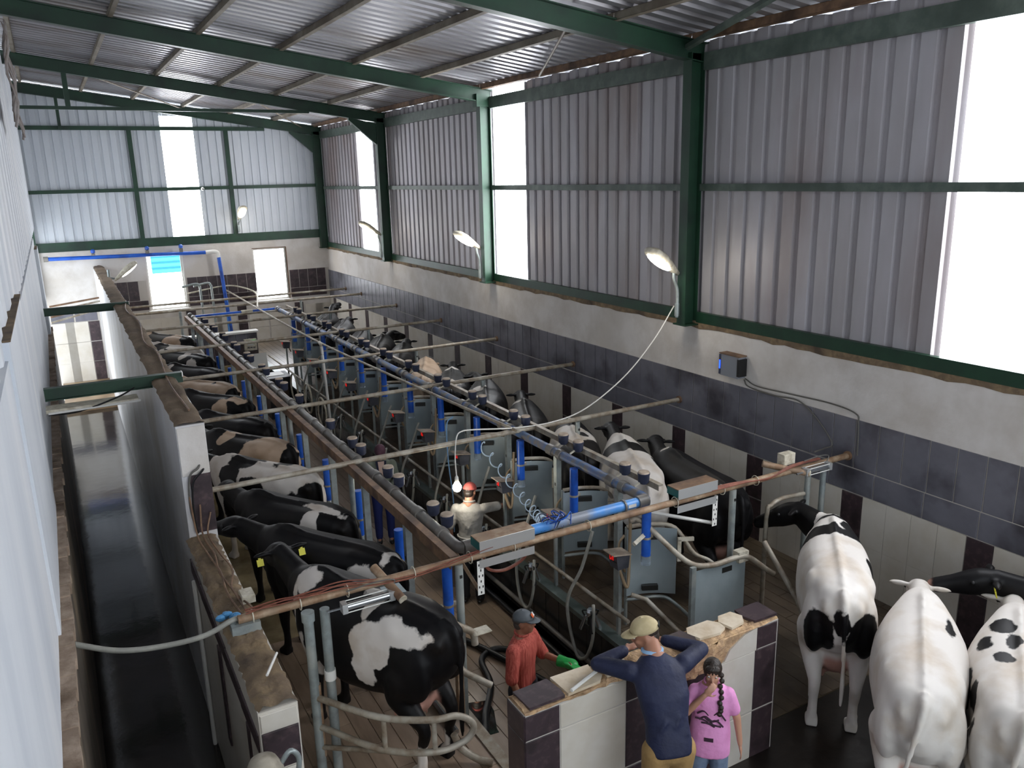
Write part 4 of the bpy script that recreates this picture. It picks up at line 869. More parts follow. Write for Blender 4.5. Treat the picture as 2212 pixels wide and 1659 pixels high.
# ================================================================ LAMPS, WALL FITTINGS, LANE AND NEAR GATE
M_lampwhite = mat('lamp_glass_lit', '#ffffff', .3, emit=14, ecol='#fff8e8')
def street_lamp(lab, base, arm, face, lit=True, grp='street lamp heads'):
    """cobra-head lamp: mast from base, arm to the head; face = unit direction of the head axis"""
    t = thing('flood_lamp', lab, 'lamp', base, 0, grp); B0 = Vector(base); A1 = Vector(arm)-B0; d = Vector(face).normalized()
    tb('mast', bez([(0, 0, 0), (0, 0, A1.z*.55), A1*.85+Vector((0, 0, -.03)), A1], 6), .024, M_galv, t, 8)
    side = Vector((0, 0, 1)).cross(d).normalized(); up = d.cross(side)
    mb = MB(); prof = [(-.10, .035, .03, .03), (0, .06, .05, .04), (.15, .10, .07, .05), (.34, .145, .09, .055), (.52, .14, .08, .055), (.60, .08, .04, .045), (.62, .02, .01, .02)]
    loft(mb, [(A1+d*x, w_, tp, bt, d) for x, w_, tp, bt in prof], 16, .8); mb.build('housing', M_cream_p if lit else M_galvdirty, t, True)
    c = A1+d*.33-up*.045; M = Matrix((d, side, up)).transposed()
    MB().ell(c, (.25, .115, .045), 16, 8, M).build('lens', M_lampwhite if lit else M_white, t, True)
    tb('bracket', [(0, 0, .02), (0, 0, .2)], .034, M_galv, t, 8)
    return t
street_lamp('lit street lamp head on the column nearest the camera', (7.70, 8.95, 2.98), (7.62, 8.95, 3.66), (-.82, -.1, .53))
street_lamp('lit street lamp head on the second column, against grey cladding', (7.72, 15.2, 2.95), (7.66, 15.2, 3.62), (-.82, -.1, .5))
street_lamp('lit street lamp head on the third column, before the narrow bright sheet', (7.72, 21.05, 2.95), (7.66, 21.05, 3.62), (-.82, -.1, .5))
street_lamp('lit lamp head on the far wall above the sill beam', (5.20, 26.9, 3.5), (5.22, 26.75, 3.95), (.1, -.75, .55))
street_lamp('cream lamp head standing on the lane wall near the far window', (1.15, 23.2, 2.74), (1.35, 23.2, 2.72), (.8, .05, .62))
def spot_light(name, loc, energy, size=.2, col=(1, .95, .85)):
    L = bpy.data.lights.new(name, 'POINT'); L.energy = energy; L.shadow_soft_size = size; L.color = col; o = bpy.data.objects.new(name, L); C.objects.link(o); o.location = loc
spot_light('lamp_light', (7.2, 8.8, 3.72), 9); spot_light('lamp_light', (7.2, 15.05, 3.7), 9); spot_light('lamp_light', (7.2, 20.9, 3.7), 9); spot_light('lamp_light', (5.25, 26.2, 4.0), 8)
# bare bulb hung on a long white cord
t = thing('hanging_bulb', 'glowing bare bulb hanging on a white cord above the pit', 'light bulb', (4.18, 9.1, 1.08))
MB().lathe([(.012, -.075), (.045, -.055), (.06, -.02), (.058, .01), (.035, .05), (.024, .07)], 16).build('bulb', mat('bulb_glass_lit', '#ffffff', .3, emit=30, ecol='#fff6dc'), t, True)
MB().lathe([(.022, .065), (.026, .085), (.024, .13), (.012, .15)], 12).build('holder', M_white, t, 40)
tb('cord', bez([(0, 0, .14), (-.01, 0, .4), (.02, 0, .66), (.10, .02, .73), (.30, .03, .72), (.9, .03, .64), (1.5, .03, .62), (2.05, .02, .73), (2.7, 0, 1.1), (3.2, -.03, 1.58), (3.55, -.05, 2.05)], 8), .009, M_cablewhite, t, 6)
spot_light('bulb_light', (4.18, 9.1, 1.0), 7, .06)
# wall unit with blue light and its two cables
t = thing('wall_unit', 'grey wall box with a blue light above the dark tiles', 'control box', (7.93, 8.03, 2.41))
mb = MB(); mb.prism([(-.17, -.15), (.17, -.15), (.19, 0), (.17, .15), (-.17, .15), (-.19, 0)], 'x', -.07, .065); mb.build('case', mat('unit_grey', '#7c7f86', .4), t)
bx('dark_end', (-.075, -.20, -.12), (.06, -.15, .12), M_black, t); bx('dark_end', (-.075, .16, -.14), (.06, .195, .14), M_darkbox, t); bx('blue_light', (-.078, .165, -.06), (-.074, .185, .06), mat('blue_led', '#2040ff', .4, emit=4, ecol='#1838ff'), t); bx('top_cap', (-.08, -.19, .15), (.065, .19, .165), M_rail, t)
tag(tb('wall_cable', bez([(7.97, 7.85, 2.24), (7.97, 7.75, 2.16), (7.97, 7.3, 2.14), (7.97, 6.9, 2.16), (7.97, 6.6, 2.0), (7.97, 6.35, 1.75), (7.9, 6.4, 1.68), (7.6, 6.3, 1.72)], 8), .010, M_cablegrey, None, 6), 'grey cable dropping from the wall box over the dark tiles', 'cable')
tag(tb('wall_cable', bez([(7.97, 7.83, 2.26), (7.97, 7.6, 2.2), (7.97, 7.0, 2.22), (7.97, 6.4, 2.24), (7.97, 6.05, 2.2), (7.97, 6.0, 2.08), (7.97, 5.98, 1.7)], 8), .010, M_cablegrey, None, 6), 'grey cable arching along the plaster from the wall box', 'cable')
t = thing('camera_dome', 'small white security camera on the far wall girt', 'camera', (4.25, 26.93, 4.86)); MB().ell((0, -.04, 0), (.05, .06, .05), 12, 8).build('shell', M_white, t, True); MB().ell((.0, -.085, -.01), (.025, .02, .025), 10, 6).build('lens', M_black, t, True)
# pit end counter with panel
t = thing('pit_counter', 'low brown tiled counter with white top at the far end of the pit', 'counter', (3.9, 23.6, 0))
bx('body', (-.95, 0, ZL), (.86, .25, .86), M_grout, t); bx('worktop', (-.98, -.03, .86), (.90, .28, .91), M_white, t)
ct = tile_proto('tile', .30-.008, .60-.008, M_brown, axis='y'); ct2 = tile_proto('tile', .30-.008, .26, M_slate, axis='y')
for i in range(6):
    link('tile', ct2, t, (-.80+.30*i, 0, .72)); link('tile', ct, t, (-.80+.30*i, 0, .27)); link('tile', ct, t, (-.80+.30*i, 0, -.34))
t = thing('control_panel', 'beige control panel with green and amber lights on the pit counter', 'control panel', (4.52, 23.42, .50)); bx('case', (-.17, 0, -.12), (.17, .12, .20), M_cream_p, t); bx('amber_light', (-.14, -.006, .10), (-.08, 0, .14), mat('amber_lit', '#ffb050', .4, emit=4, ecol='#ffa030'), t)
bx('green_light', (.06, -.006, .12), (.13, 0, .165), mat('green_lit', '#40ffa0', .4, emit=4, ecol='#28ff90'), t)
for i in range(3): bx('key', (-.1+.08*i, -.006, -.05), (-.04+.08*i, 0, -.02), M_boxgrey, t)
bx('display', (-.09, -.005, .02), (.08, 0, .07), M_silver, t); bx('stand', (-.02, .12, -.12), (.02, .19, .2), M_galv, t)
t = thing('waste_chute', 'white panel leaning on a steel bin at the far end of the pit', 'panel', (4.52, 22.2, ZL)); MB().box((-.22, 0, .55), (.22, .015, 1.25), Matrix.Rotation(-.3, 4, 'X')).build('panel', M_white, t); bx('bin', (-.2, .05, 0), (.2, .5, .75), M_galv, t); bx('lid', (-.22, .0, .75), (.22, .52, .78), M_white, t)
t = thing('wash_tank', 'black wash tank with white papers on top in the far pit', 'tank', (4.46, 20.3, ZL)); bx('tank', (-.28, -.35, .0), (.28, .35, 1.02), M_black, t); bx('rim', (-.30, -.37, 1.02), (.30, .37, 1.05), M_boxgrey, t); bx('papers', (-.25, -.1, 1.05), (.18, .3, 1.058), M_white, t); bx('hatch', (-.15, -.356, .4), (.2, -.35, .85), mat('brown_hatch', '#4a372a', .6), t)
# turquoise building seen through the left window, its wall glows in place of daylight
t = thing('turquoise_building', 'turquoise slatted building seen through the top of the left window', 'building', (3.6, 34, 0)); bx('wall', (-2.2, 0, 0), (2.2, .3, 3.2), mat('turquoise', '#3fb9d6', .6, emit=1.2, ecol='#3fb9d6'), t)
for i in range(9): bx('slat', (-2.2, -.05, 1.2+.22*i), (2.2, 0, 1.28+.22*i), mat('dark_turquoise', '#1f7fa0', .6), t)
# ---- lane: green beams across, white plank, hose
for i, (y, z, lab) in enumerate(((10.4, 2.78, 'green steel beam bridging the lane, nearer the camera'), (17.6, 2.78, 'green steel beam bridging the lane, farther away'))):
    t = thing('lane_beam', lab, 'beam', (0, y, z), 0, 'beams over the lane'); bx('web', (-.32, -.008, -.12), (1.16, .008, .0), M_green, t); bx('top_flange', (-.32, -.05, 0), (1.16, .05, .012), M_green, t); bx('bottom_flange', (-.32, -.05, -.132), (.9, .05, -.12), M_green, t); bx('end_plate', (1.15, -.06, -.04), (1.162, .06, .014), M_white, t)
t = thing('lane_duct', 'dusty white plank hung under the nearer lane beam', 'plank', (0, 10.15, 2.60)); bx('plank', (-.32, -.12, -.02), (.62, .12, .02), M_cream_p, t); tb('cable', bez([(-.3, -.13, -.03), (0, -.13, -.035), (.4, -.1, .06), (.6, .1, .1)], 6), .01, M_black, t, 5); tb('strip', [(-.3, -.13, -.02), (.64, -.13, -.005)], .014, M_white, t, 6)
for i in range(4): tag(tb('lane_pipe', [(-.30, 24.6-.3*i, 1.95-.1*i), (.91, 24.9-.3*i, 2.05-.06*i)], .025, M_galvdirty if i % 2 else M_rail, None, 8), 'tube spanning the far end of the lane, %s from the far wall' % nth(i), 'tube', 'tubes over the far lane')
tag(tb('drain_hose', bez([(-.28, 6.4, 1.66), (.0, 6.3, 1.57), (.3, 6.22, 1.55), (.6, 6.15, 1.58), (.82, 6.13, 1.66), (.9, 6.2, 1.62)], 8), .022, M_hose, None, 8), 'grey hose sagging across the lane to the low wall', 'hose')
t = thing('torn_wrap', 'torn grey insulation wrap hanging at the top left', 'insulation', (-.24, 14.2, 6.3)); r = random.Random(2)
for i in range(6):
    n = 9; mb = MB(); x = .03*i; 
    for a in range(n):
        for b in range(2): mb.v.append((.05+.04*math.sin(a*1.3+i)+.02*b, -.5+.32*i+.25*b+.05*math.sin(a+i), .9-.17*a+.1*math.sin(i)))
    for a in range(n-1): mb.f.append((2*a, 2*a+1, 2*a+3, 2*a+2))
    o = mb.build('flap', mat('torn_wrap_grey', '#8d8785', .8, col2='#6e5f55', scale=8), t, True); s = o.modifiers.new('t', 'SOLIDIFY'); s.thickness = .012
# ---- things lying on the walls
t = tag(MB().tube([(3.27, 4.51, 1.345), (2.86, 4.375, 1.335)], .014, 8).build('white_stick', M_white, None, 40), 'white plastic stick lying on the broken tile capping', 'stick')
t = tag(MB().tube([(1.03, 5.58, 1.60), (.90, 5.33, 1.60)], .010, 6).build('white_sliver', M_white), 'thin white sliver lying on the near low wall', 'offcut')
t = thing('blue_rag', 'crumpled blue plastic lump on the low lane wall', 'plastic scrap', (.81, 6.28, 1.60)); r = random.Random(8); mb = MB()
for i in range(7): mb.ell((r.uniform(-.06, .06), r.uniform(-.05, .05), r.uniform(0, .04)), (r.uniform(.03, .05), r.uniform(.02, .04), r.uniform(.02, .035)), 8, 5)
mb.build('lump', mat('blue_scrap', '#4f8fc0', .4), t)
t = thing('wall_socket', 'cream junction box with cable on the low lane wall', 'junction box', (1.02, 6.6, 1.56)); bx('case', (-.05, -.08, 0), (.06, .08, .06), M_cream_p, t); bx('cover', (-.045, -.075, .06), (.055, .075, .068), M_cream_p, t)
t = thing('dome_cap', 'dusty rounded post cap with a loop at the bottom edge', 'post cap', (.70, 4.62, 1.2)); MB().lathe([(.13, 0), (.13, .12), (.12, .2), (.085, .27), (.03, .30)], 18).build('dome', mat('dusty_dome', '#8f887b', .85, col2='#a39a8a', scale=8, col3='#6c6456', scale3=6), t, True); MB().tube(bez([(.10, 0, .2), (.17, 0, .27), (.22, 0, .2), (.2, 0, .05)], 5), .018, 8).build('loop', M_galv, t, True); bx('stem', (-.1, -.1, -1.2), (.1, .1, .0), M_rusty, t)
# ---- near left gate, bent tubes, bins and the black hose
t = thing('swing_gate', 'bent tube swing gate below the nearest left cow', 'gate', (0, 5.2, 0))
tb('loop', bez([(1.42, .85, .78), (1.75, .3, .82), (2.1, .05, .82), (2.3, .02, .80), (2.42, .0, .72), (2.44, .0, .62), (2.34, .02, .53), (2.1, .05, .52), (1.75, .3, .52), (1.42, .85, .50)], 6), .028, M_galvdirty, t, 10)
for x, y in ((1.78, .28), (2.12, .05)): tb('upright', [(x, y, .52), (x, y, .82)], .022, M_galvdirty, t, 8)
tb('brace', [(1.42, .85, .3), (1.9, .2, .5)], .022, M_galvdirty, t, 8); tb('hinge', [(1.42, .88, .2), (1.42, .88, .9)], .034, M_rusty, t, 8)
t = thing('exit_gate', 'long bent tube of the left exit gate with an end plate', 'gate', (0, 6, 0))
tb('arm', bez([(2.08, .1, 1.52), (2.2, .05, 1.46), (2.45, 0, 1.28), (2.72, -.02, 1.08), (2.84, -.02, .98), (2.86, -.02, .86)], 6), .034, M_galvdirty, t, 10); MB().box((2.84, -.06, .96), (3.02, .06, .968)).build('end_plate', M_cream_p, t)
tb('lower_arm', bez([(2.72, -.05, .94), (2.66, -.06, .84), (2.68, -.1, .70), (2.82, -.2, .60), (2.9, -.25, .55)], 6), .032, M_galvdirty, t, 10); bx('sleeve', (2.66, -.05, .2), (2.72, .01, .9), M_rusty, t)
bx('hopper', (2.1, .12, 1.18), (2.28, .3, 1.5), M_panelsheet, t)
tag(tb('floor_arm', bez([(2.45, 5.62, .30), (2.5, 5.6, .16), (2.62, 5.5, .06), (2.72, 5.42, .04)], 6), .032, M_galvdirty, None, 10), 'short bent tube stub close to the floor at the pit corner', 'tube')
for i, x in enumerate((2.95, 3.06)):
    t = thing('pipe_socket', 'open dark plastic pipe socket at the pit corner, %s of two' % ('left' if i == 0 else 'right'), 'pipe socket', (x, 6.35-.28*i, ZL)); MB().lathe([(.055, 0), (.055, .24), (.065, .245), (.065, .30), (.05, .30), (.05, .02)], 14).build('socket', mat('navy_plastic', '#1d2538', .4), t, 40)
tag(tb('black_hose', bez([(3.02, 6.55, -.62), (3.25, 6.65, ZL+.04), (3.42, 6.95, ZL+.04), (3.72, 7.4, ZL+.04), (3.86, 7.9, ZL+.04), (4.15, 8.0, ZL+.04), (4.45, 7.6, ZL+.04)], 8), .038, M_black, None, 10), 'thick black hose curling over the pit floor', 'hose')
tag(tb('black_hose', bez([(3.55, 9.0, ZL+.05), (3.9, 8.3, ZL+.05), (4.2, 7.4, ZL+.05), (4.4, 6.6, ZL+.05)], 8), .04, M_black, None, 10), 'straight black hose lying behind the man in red', 'hose')
MB().prism([(3.25+.3*math.cos(a*.52)*(1+.3*math.sin(a*2.1)), 7.0+.42*math.sin(a*.52)*(1+.25*math.cos(a*1.7))) for a in range(12)], 'z', ZL+.0005, ZL+.004).build('puddle', mat('puddle_water', '#2b2a28', .03, spec=.9), fl)
t = thing('milk_rack', 'chrome rack edge under the nearest left cow beside the pit', 'rack', (2.62, 6.3, 0)); tb('rail', [(0, -.35, .04), (0, .6, .04)], .03, M_steel, t, 6); tb('rail', [(-.12, .3, .42), (.1, .1, .36)], .018, M_steel, t, 6); tb('post', [(-.02, .2, .0), (-.02, .2, .4)], .02, M_galv, t, 6)
tag(tb('broom_handle', [(2.95, 8.05, .95), (3.08, 7.75, ZL+.02)], .016, mat('yellow_wood', '#a5793c', .6), None, 8), 'yellow wooden handle leaning by the left pit edge', 'broom handle')
# ================================================================ PEOPLE
def skin_mat(name, col): return mat(name, col, .5, col2=col, scale=3)
M_skin = skin_mat('skin', '#a5745c'); M_skin2 = skin_mat('skin_fair', '#b98a72')
M_hair = mat('dark_hair', '#211812', .5, col2='#33261d', scale=60, stretch=(1, 1, .1), bump=.4, bscale=90)
def V(*a): return Vector(a)
def hand(mb, W_, d, n, s=1.0, curl=.5, side=1):
    """palm and five unequal bent fingers; d = finger direction, n = back-of-hand normal, side = +1 thumb on +u side"""
    d = d.normalized(); n = (n-d*n.dot(d)).normalized(); u = n.cross(d)*side
    M = Matrix((d, u, n)).transposed().to_4x4(); M.translation = W_
    mb.ell(W_+d*.045*s, (.052*s, .040*s, .016*s), 12, 7, Matrix((d, u, n)).transposed())
    for i, (o, Ln) in enumerate(((.030, .072), (.010, .080), (-.010, .075), (-.029, .058))):
        p = W_+d*.085*s+u*o*s; dd = d.copy(); pts = [W_+d*.05*s+u*o*.9*s, p]
        for sg in range(3):
            dd = (dd*math.cos(curl)-n*math.sin(curl)).normalized() if sg else (dd*math.cos(curl*.5)-n*math.sin(curl*.5)).normalized()
            nn = dd.cross(u).normalized(); n_ = n
            p = p+dd*Ln*s*(.42, .33, .25)[sg]; pts.append(p.copy())
        mb.tube(pts, [.0095*s, .0092*s, .0088*s, .008*s, .007*s], 8); mb.ell(pts[-1], (.0072*s,)*3, 8, 5)
    t0 = W_+d*.02*s+u*.030*s; t1 = t0+(d*.5+u*.8-n*.25).normalized()*.04*s; t2 = t1+(d*.85+u*.3-n*.4).normalized()*.035*s
    mb.tube([W_+d*.015*s, t0, t1, t2], [.013*s, .0125*s, .011*s, .009*s], 8); mb.ell(t2, (.009*s,)*3, 8, 5)
def head(mb, c, f, up, s=1.0):
    """skull, jaw, nose, brows, ears and neck root around centre c; f = facing"""
    f = f.normalized(); up = (up-f*up.dot(f)).normalized(); sd = up.cross(f); R = Matrix((f, sd, up)).transposed()
    mb.ell(c+up*.028*s, (.098*s, .077*s, .092*s), 16, 10, R); mb.ell(c+f*.018*s-up*.045*s, (.075*s, .062*s, .078*s), 14, 9, R)
    mb.ell(c+f*.058*s-up*.088*s, (.034*s, .036*s, .026*s), 10, 7, R)                                   # chin
    mb.tube([c+f*.088*s+up*.018*s, c+f*.108*s-up*.02*s, c+f*.112*s-up*.034*s], [.009*s, .012*s, .015*s], 8); mb.ell(c+f*.105*s-up*.036*s, (.014*s, .018*s, .011*s), 8, 6, R)
    for q in (-1, 1):
        mb.ell(c+f*.078*s+sd*.034*s*q+up*.026*s, (.016*s, .024*s, .009*s), 8, 6, R)                    # brow
        mb.ell(c-f*.005*s+sd*.078*s*q-up*.008*s, (.018*s, .009*s, .032*s), 8, 6, R)                    # ear
        mb.ell(c+f*.066*s+sd*.04*s*q-up*.03*s, (.024*s, .022*s, .022*s), 8, 6, R)                      # cheek
    mb.ell(c+f*.086*s-up*.063*s, (.014*s, .026*s, .008*s), 8, 6, R); mb.ell(c+f*.084*s-up*.074*s, (.013*s, .022*s, .007*s), 8, 6, R)   # lips
    return R
def chain(mb, pts, n=12):
    P = [V(*p[:3]) for p in pts]; R = [p[3] for p in pts]; PP, RR = [], []
    for i in range(len(P)-1):
        for j in range(4): t = j/4; PP.append(P[i].lerp(P[i+1], t)); RR.append(R[i]*(1-t)+R[i+1]*t)
    PP.append(P[-1]); RR.append(R[-1]); mb.tube(PP, RR, n)
    for p, r in zip(P, R): mb.ell(p, (r,)*3, 12, 7)
def torso(mb, pel, che, nek, sh, w0, w1, dp, fwd, hem=None):
    """soft tube from the pelvis to the neck, elliptical, wider at the shoulders"""
    ax = (che-pel).normalized(); sd = (sh[0]-sh[1]).normalized(); fr = sd.cross(ax).normalized(); rings = []
    keys = [(hem if hem else pel-ax*.06, w0*1.02, dp*1.02), (pel, w0, dp), (pel.lerp(che, .45), w0*.93, dp*.95), (che, w1, dp*1.08), (che.lerp(nek, .55), w1*1.04, dp*.95), (che.lerp(nek, .82), w1*.72, dp*.72), (nek, .07, .065)]
    n = 20; vs = []; fs = []
    for c, a, b in keys: vs += [c+sd*a*math.copysign(abs(math.cos(2*PI*j/n))**.85, math.cos(2*PI*j/n))+fr*b*math.sin(2*PI*j/n) for j in range(n)]
    for i in range(len(keys)-1):
        for j in range(n): fs.append((i*n+j, i*n+(j+1) % n, (i+1)*n+(j+1) % n, (i+1)*n+j))
    fs += [tuple(range(n))[::-1], tuple((len(keys)-1)*n+j for j in range(n))]
    mb.add(vs, fs)
def rm(name, mb, voxel, m, parent, it=4):
    me = remesh_obj(name, mb, voxel, it, .5); me.materials.clear(); me.materials.append(m); return link(name, me, parent)
def person(lab, loc, rz, J, s, skin, shirt, trousers, sleeve='long', shoes=M_black, face=(1, 0, -.1), hands=(.5, .5), hair=None, shirt_dp=.115, short=None, palm=None, sw=1.0):
    """J: joints in local metres for a 1.75 m adult, +X forward, +Y left, origin between the feet; s = body scale"""
    J = {k: V(*v)*s for k, v in J.items()}; t = thing('person', lab, 'person', loc, rz)
    f = V(*face).normalized(); up = (J['head']-J['neck']).normalized()
    mb = MB(); R = head(mb, J['head'], f, V(0, 0, 1) if abs(f.z) < .8 else up, s)
    chain(mb, [(*J['neck']-up*.05*s, .068*s), (*(J['head']-up*.05*s-f*.015*s), .055*s)])
    for L in 'lr':
        chain(mb, [(*J[L+'sho'], .05*s), (*J[L+'elb'], .040*s), (*J[L+'wri'], .027*s)])
        d = J[L+'wri']-J[L+'elb']; nv = (palm or {}).get(L, V(0, 1 if L == 'l' else -1, .2))
        hand(mb, J[L+'wri']+d.normalized()*.01*s, d, nv, s, hands[0 if L == 'l' else 1], 1 if L == 'l' else -1)
        chain(mb, [(*J[L+'hip'], .075*s), (*J[L+'kne'], .052*s), (*J[L+'ank'], .036*s)])
        mb.ell(J[L+'ank']+V(.05, 0, -.03)*s, (.10*s, .036*s, .03*s), 12, 7)
    torso(mb, J['pel'], J['che'], J['neck'], (J['lsho'], J['rsho']), .135*s, .15*s, .085*s, None)
    body = rm('body', mb, .0105*s+.001, skin, t)
    for q in (-1, 1):
        ec = J['head']+R @ V(.083, .033*q, .006)*s
        e = MB().ell(ec, (.012*s,)*3, 10, 7).build('eye', mat('eye_white', '#cfc9c2', .3), t, True); MB().ell(ec+f*.008*s, (.0062*s,)*3, 8, 5).build('iris', M_black, e, True)
    if shirt:
        mb = MB(); torso(mb, J['pel'], J['che'], J['neck']-up*.01*s, (J['lsho'], J['rsho']), .165*s*sw, .185*s, shirt_dp*s, None, J.get('hem'))
        for L in 'lr':
            a, b, c = J[L+'sho'], J[L+'elb'], J[L+'wri']
            if sleeve == 'long': chain(mb, [(*a, .072*s), (*a.lerp(b, .5), .064*s), (*b, .058*s), (*b.lerp(c, .5), .052*s), (*b.lerp(c, .90), .046*s)])
            elif sleeve == 'half': chain(mb, [(*a, .072*s), (*a.lerp(b, .5), .067*s), (*a.lerp(b, .95), .066*s)])
            else: chain(mb, [(*a, .072*s), (*a.lerp(b, .35), .071*s), (*a.lerp(b, .62), .068*s)])
        r = random.Random(len(lab))
        for i in range(10):    # folds
            a = r.uniform(0, 6.28); z0 = r.uniform(.1, .9); c = J['pel'].lerp(J['che'], z0); mb.tube([c+V(.11*math.cos(a), .155*math.sin(a), -.08)*s, c+V(.12*math.cos(a+.2), .165*math.sin(a+.2), .02)*s, c+V(.11*math.cos(a+.5), .15*math.sin(a+.5), .10)*s], [.012*s, .016*s, .01*s], 6)
        rm('shirt', mb, .0135*s+.001, shirt, t, 3)
        # collar
        n = 14; c0 = J['neck']+up*.005*s; tb('collar', [c0+V(.066*math.cos(2*PI*i/n)*.95, .07*math.sin(2*PI*i/n), .012*math.cos(2*PI*i/n)*-1)*s for i in range(n+1)], .014*s, (shirt if not isinstance(short, dict) else short['collar']), t, 6)
    if trousers:
        mb = MB(); mb.ell(J['pel']-V(0, 0, .02)*s, (.125*s, .172*s, .13*s), 16, 9)
        for L in 'lr':
            a, b, c = J[L+'hip'], J[L+'kne'], J[L+'ank']
            if short == 'shorts': chain(mb, [(*a, .105*s), (*a.lerp(b, .5), .095*s), (*a.lerp(b, .85), .09*s)])
            else: chain(mb, [(*a, .108*s), (*a.lerp(b, .5), .088*s), (*b, .072*s), (*b.lerp(c, .5), .068*s), (*b.lerp(c, .95), .06*s)])
        rm('trousers', mb, .0135*s+.001, trousers, t, 3)
    for L in 'lr':
        mb = MB(); c = J[L+'ank']; mb.ell(c+V(.055, 0, -.045)*s, (.135*s, .048*s, .038*s), 14, 8); mb.ell(c+V(-.01, 0, -.01)*s, (.055*s, .048*s, .06*s), 12, 7); mb.build('shoe', shoes, t, True)
    return t, J, R, f
def cap(t, J, R, s, m, bill=True, logo=None, strap=None, bm=None):
    c = J['head']; mb = MB(); n, k = 18, 7; vs = []; fs = []
    for i in range(k+1):
        th = (PI/2)*i/k
        for j in range(n): a = 2*PI*j/n; vs.append(c+R @ (V(.108*math.cos(th)*math.cos(a)-.004, .09*math.cos(th)*math.sin(a), .035+.098*math.sin(th))*s))
    for i in range(k):
        for j in range(n): fs.append((i*n+j, i*n+(j+1) % n, (i+1)*n+(j+1) % n, (i+1)*n+j))
    q = mb.add(vs, fs).build('cap', m, t, True); sm = q.modifiers.new('t', 'SOLIDIFY'); sm.thickness = .006
    if bill:
        vs = []; fs = []; N_ = 10
        for i in range(N_+1):
            a = -1.15+2.3*i/N_
            vs += [c+R @ (V(.104*math.cos(a), .088*math.sin(a), .04)*s), c+R @ (V(.104*math.cos(a)+.075*math.cos(a)**.5 if math.cos(a) > 0 else .1, .082*math.sin(a), .022)*s)]
        for i in range(N_): fs.append((2*i, 2*i+1, 2*i+3, 2*i+2))
        b = MB().add(vs, fs).build('cap_bill', bm or m, t, True); sm = b.modifiers.new('t', 'SOLIDIFY'); sm.thickness = .006
    if logo: 
        bb = MB().box((0, -.03, -.018), (.006, .004, .022), Matrix.Translation(c+R @ (V(.098, 0, .078)*s)) @ R.to_4x4() @ Matrix.Rotation(-.55, 4, 'Y')).build('cap_badge', mat('orange_badge', '#d8622f', .6), t)
        MB().box((0, .004, -.018), (.006, .03, .022), Matrix.Translation(c+R @ (V(.098, 0, .078)*s)) @ R.to_4x4() @ Matrix.Rotation(-.55, 4, 'Y')).build('cap_badge', M_white, t)
    if strap: MB().box((-.003, -.035, -.012), (.003, .035, .012), Matrix.Translation(c+R @ (V(-.113, 0, .05)*s)) @ R.to_4x4()).build('cap_strap', M_black, t)
def hairback(t, J, R, s, m=M_hair, lo=-.02):
    mb = MB(); c = J['head']; mb.ell(c+R @ (V(-.018, 0, .035)*s), (.100*s, .084*s, .088*s), 16, 10, R.to_3x3()); mb.ell(c+R @ (V(-.045, 0, -.02)*s), (.062*s, .074*s, .075*s), 14, 9, R.to_3x3()); return mb.build('hair', m, t, True)
STAND = dict(pel=(0, 0, .95), che=(0, 0, 1.27), neck=(0, 0, 1.485), head=(.02, 0, 1.61), lsho=(0, .18, 1.375), rsho=(0, -.18, 1.375), lelb=(.02, .25, 1.12), relb=(.02, -.25, 1.12), lwri=(.1, .24, .87), rwri=(.1, -.24, .87),
             lhip=(0, .09, .90), rhip=(0, -.09, .90), lkne=(.02, .1, .49), rkne=(.02, -.1, .49), lank=(0, .1, .09), rank=(0, -.1, .09))
# ---- man in red, standing in the pit, wearing a green glove
J = dict(STAND); J.update(relb=(.03, -.27, 1.13), rwri=(.12, -.24, .9), lelb=(.1, .25, 1.14), lwri=(.36, .16, 1.18), lsho=(.0, .18, 1.38))
M_red = mat('red_striped_shirt', '#a8463c', .8, col2='#c05e50', scale=26, stretch=(3, 3, .12), bump=.5, bscale=14, lo=.45, hi=.55)
t, J, R, f = person('man in red shirt and grey cap with a green glove, standing in the pit', (3.42, 6.1, ZL+.001), math.radians(-58), J, 1.0, skin_mat('skin_weathered', '#9c6a53'), M_red, mat('dark_trousers', '#25262c', .85), sleeve='half', face=(1, .28, .04), hands=(.4, .6))
cap(t, J, R, .95, mat('grey_cap', '#5b6064', .8), logo=True); hairback(t, J, R, .93, mat('grey_hair', '#4a423c', .7))
mb = MB(); hand(mb, J['lwri']+V(.01, 0, 0), J['lwri']-J['lelb'], V(0, .3, 1), 1.5, .35, 1); mb.tube([J['lwri']-V(.05, 0, 0), J['lwri']+V(.06, 0, 0)], [.06, .05], 12); mb.ell(J['lwri']+V(.08, 0, .0), (.085, .065, .05), 12, 8)
rm('green_glove', mb, .010, mat('green_rubber', '#1f9a45', .4), t, 3)
# ---- man in grey in the pit, back to the camera, reaching right
J = dict(STAND); J.update(relb=(.22, -.34, 1.34), rwri=(.46, -.42, 1.26), lelb=(-.03, .27, 1.13), lwri=(.08, .28, .88), rsho=(.03, -.19, 1.38), head=(.05, 0, 1.60))
M_gshirt = mat('grey_work_shirt', '#8f8c86', .85, col2='#7f7b75', scale=5, bump=.5, bscale=14)
t, J, R, f = person('man in pale grey shirt and red cap reaching towards a milk meter', (4.42, 9.25, ZL+.001), math.radians(52), J, 1.02, M_skin, M_gshirt, mat('black_trousers', '#17181c', .8), sleeve='half', face=(1, -.2, -.3), hands=(.4, .3))
cap(t, J, R, 1.02, mat('faded_red_cap', '#a04a44', .85), bill=False); hairback(t, J, R, .92, M_hair)
tb('belt_tie', [J['pel']+V(.13*math.cos(a*PI/8), .178*math.sin(a*PI/8), .05) for a in range(17)], .012, M_gshirt, t, 6)
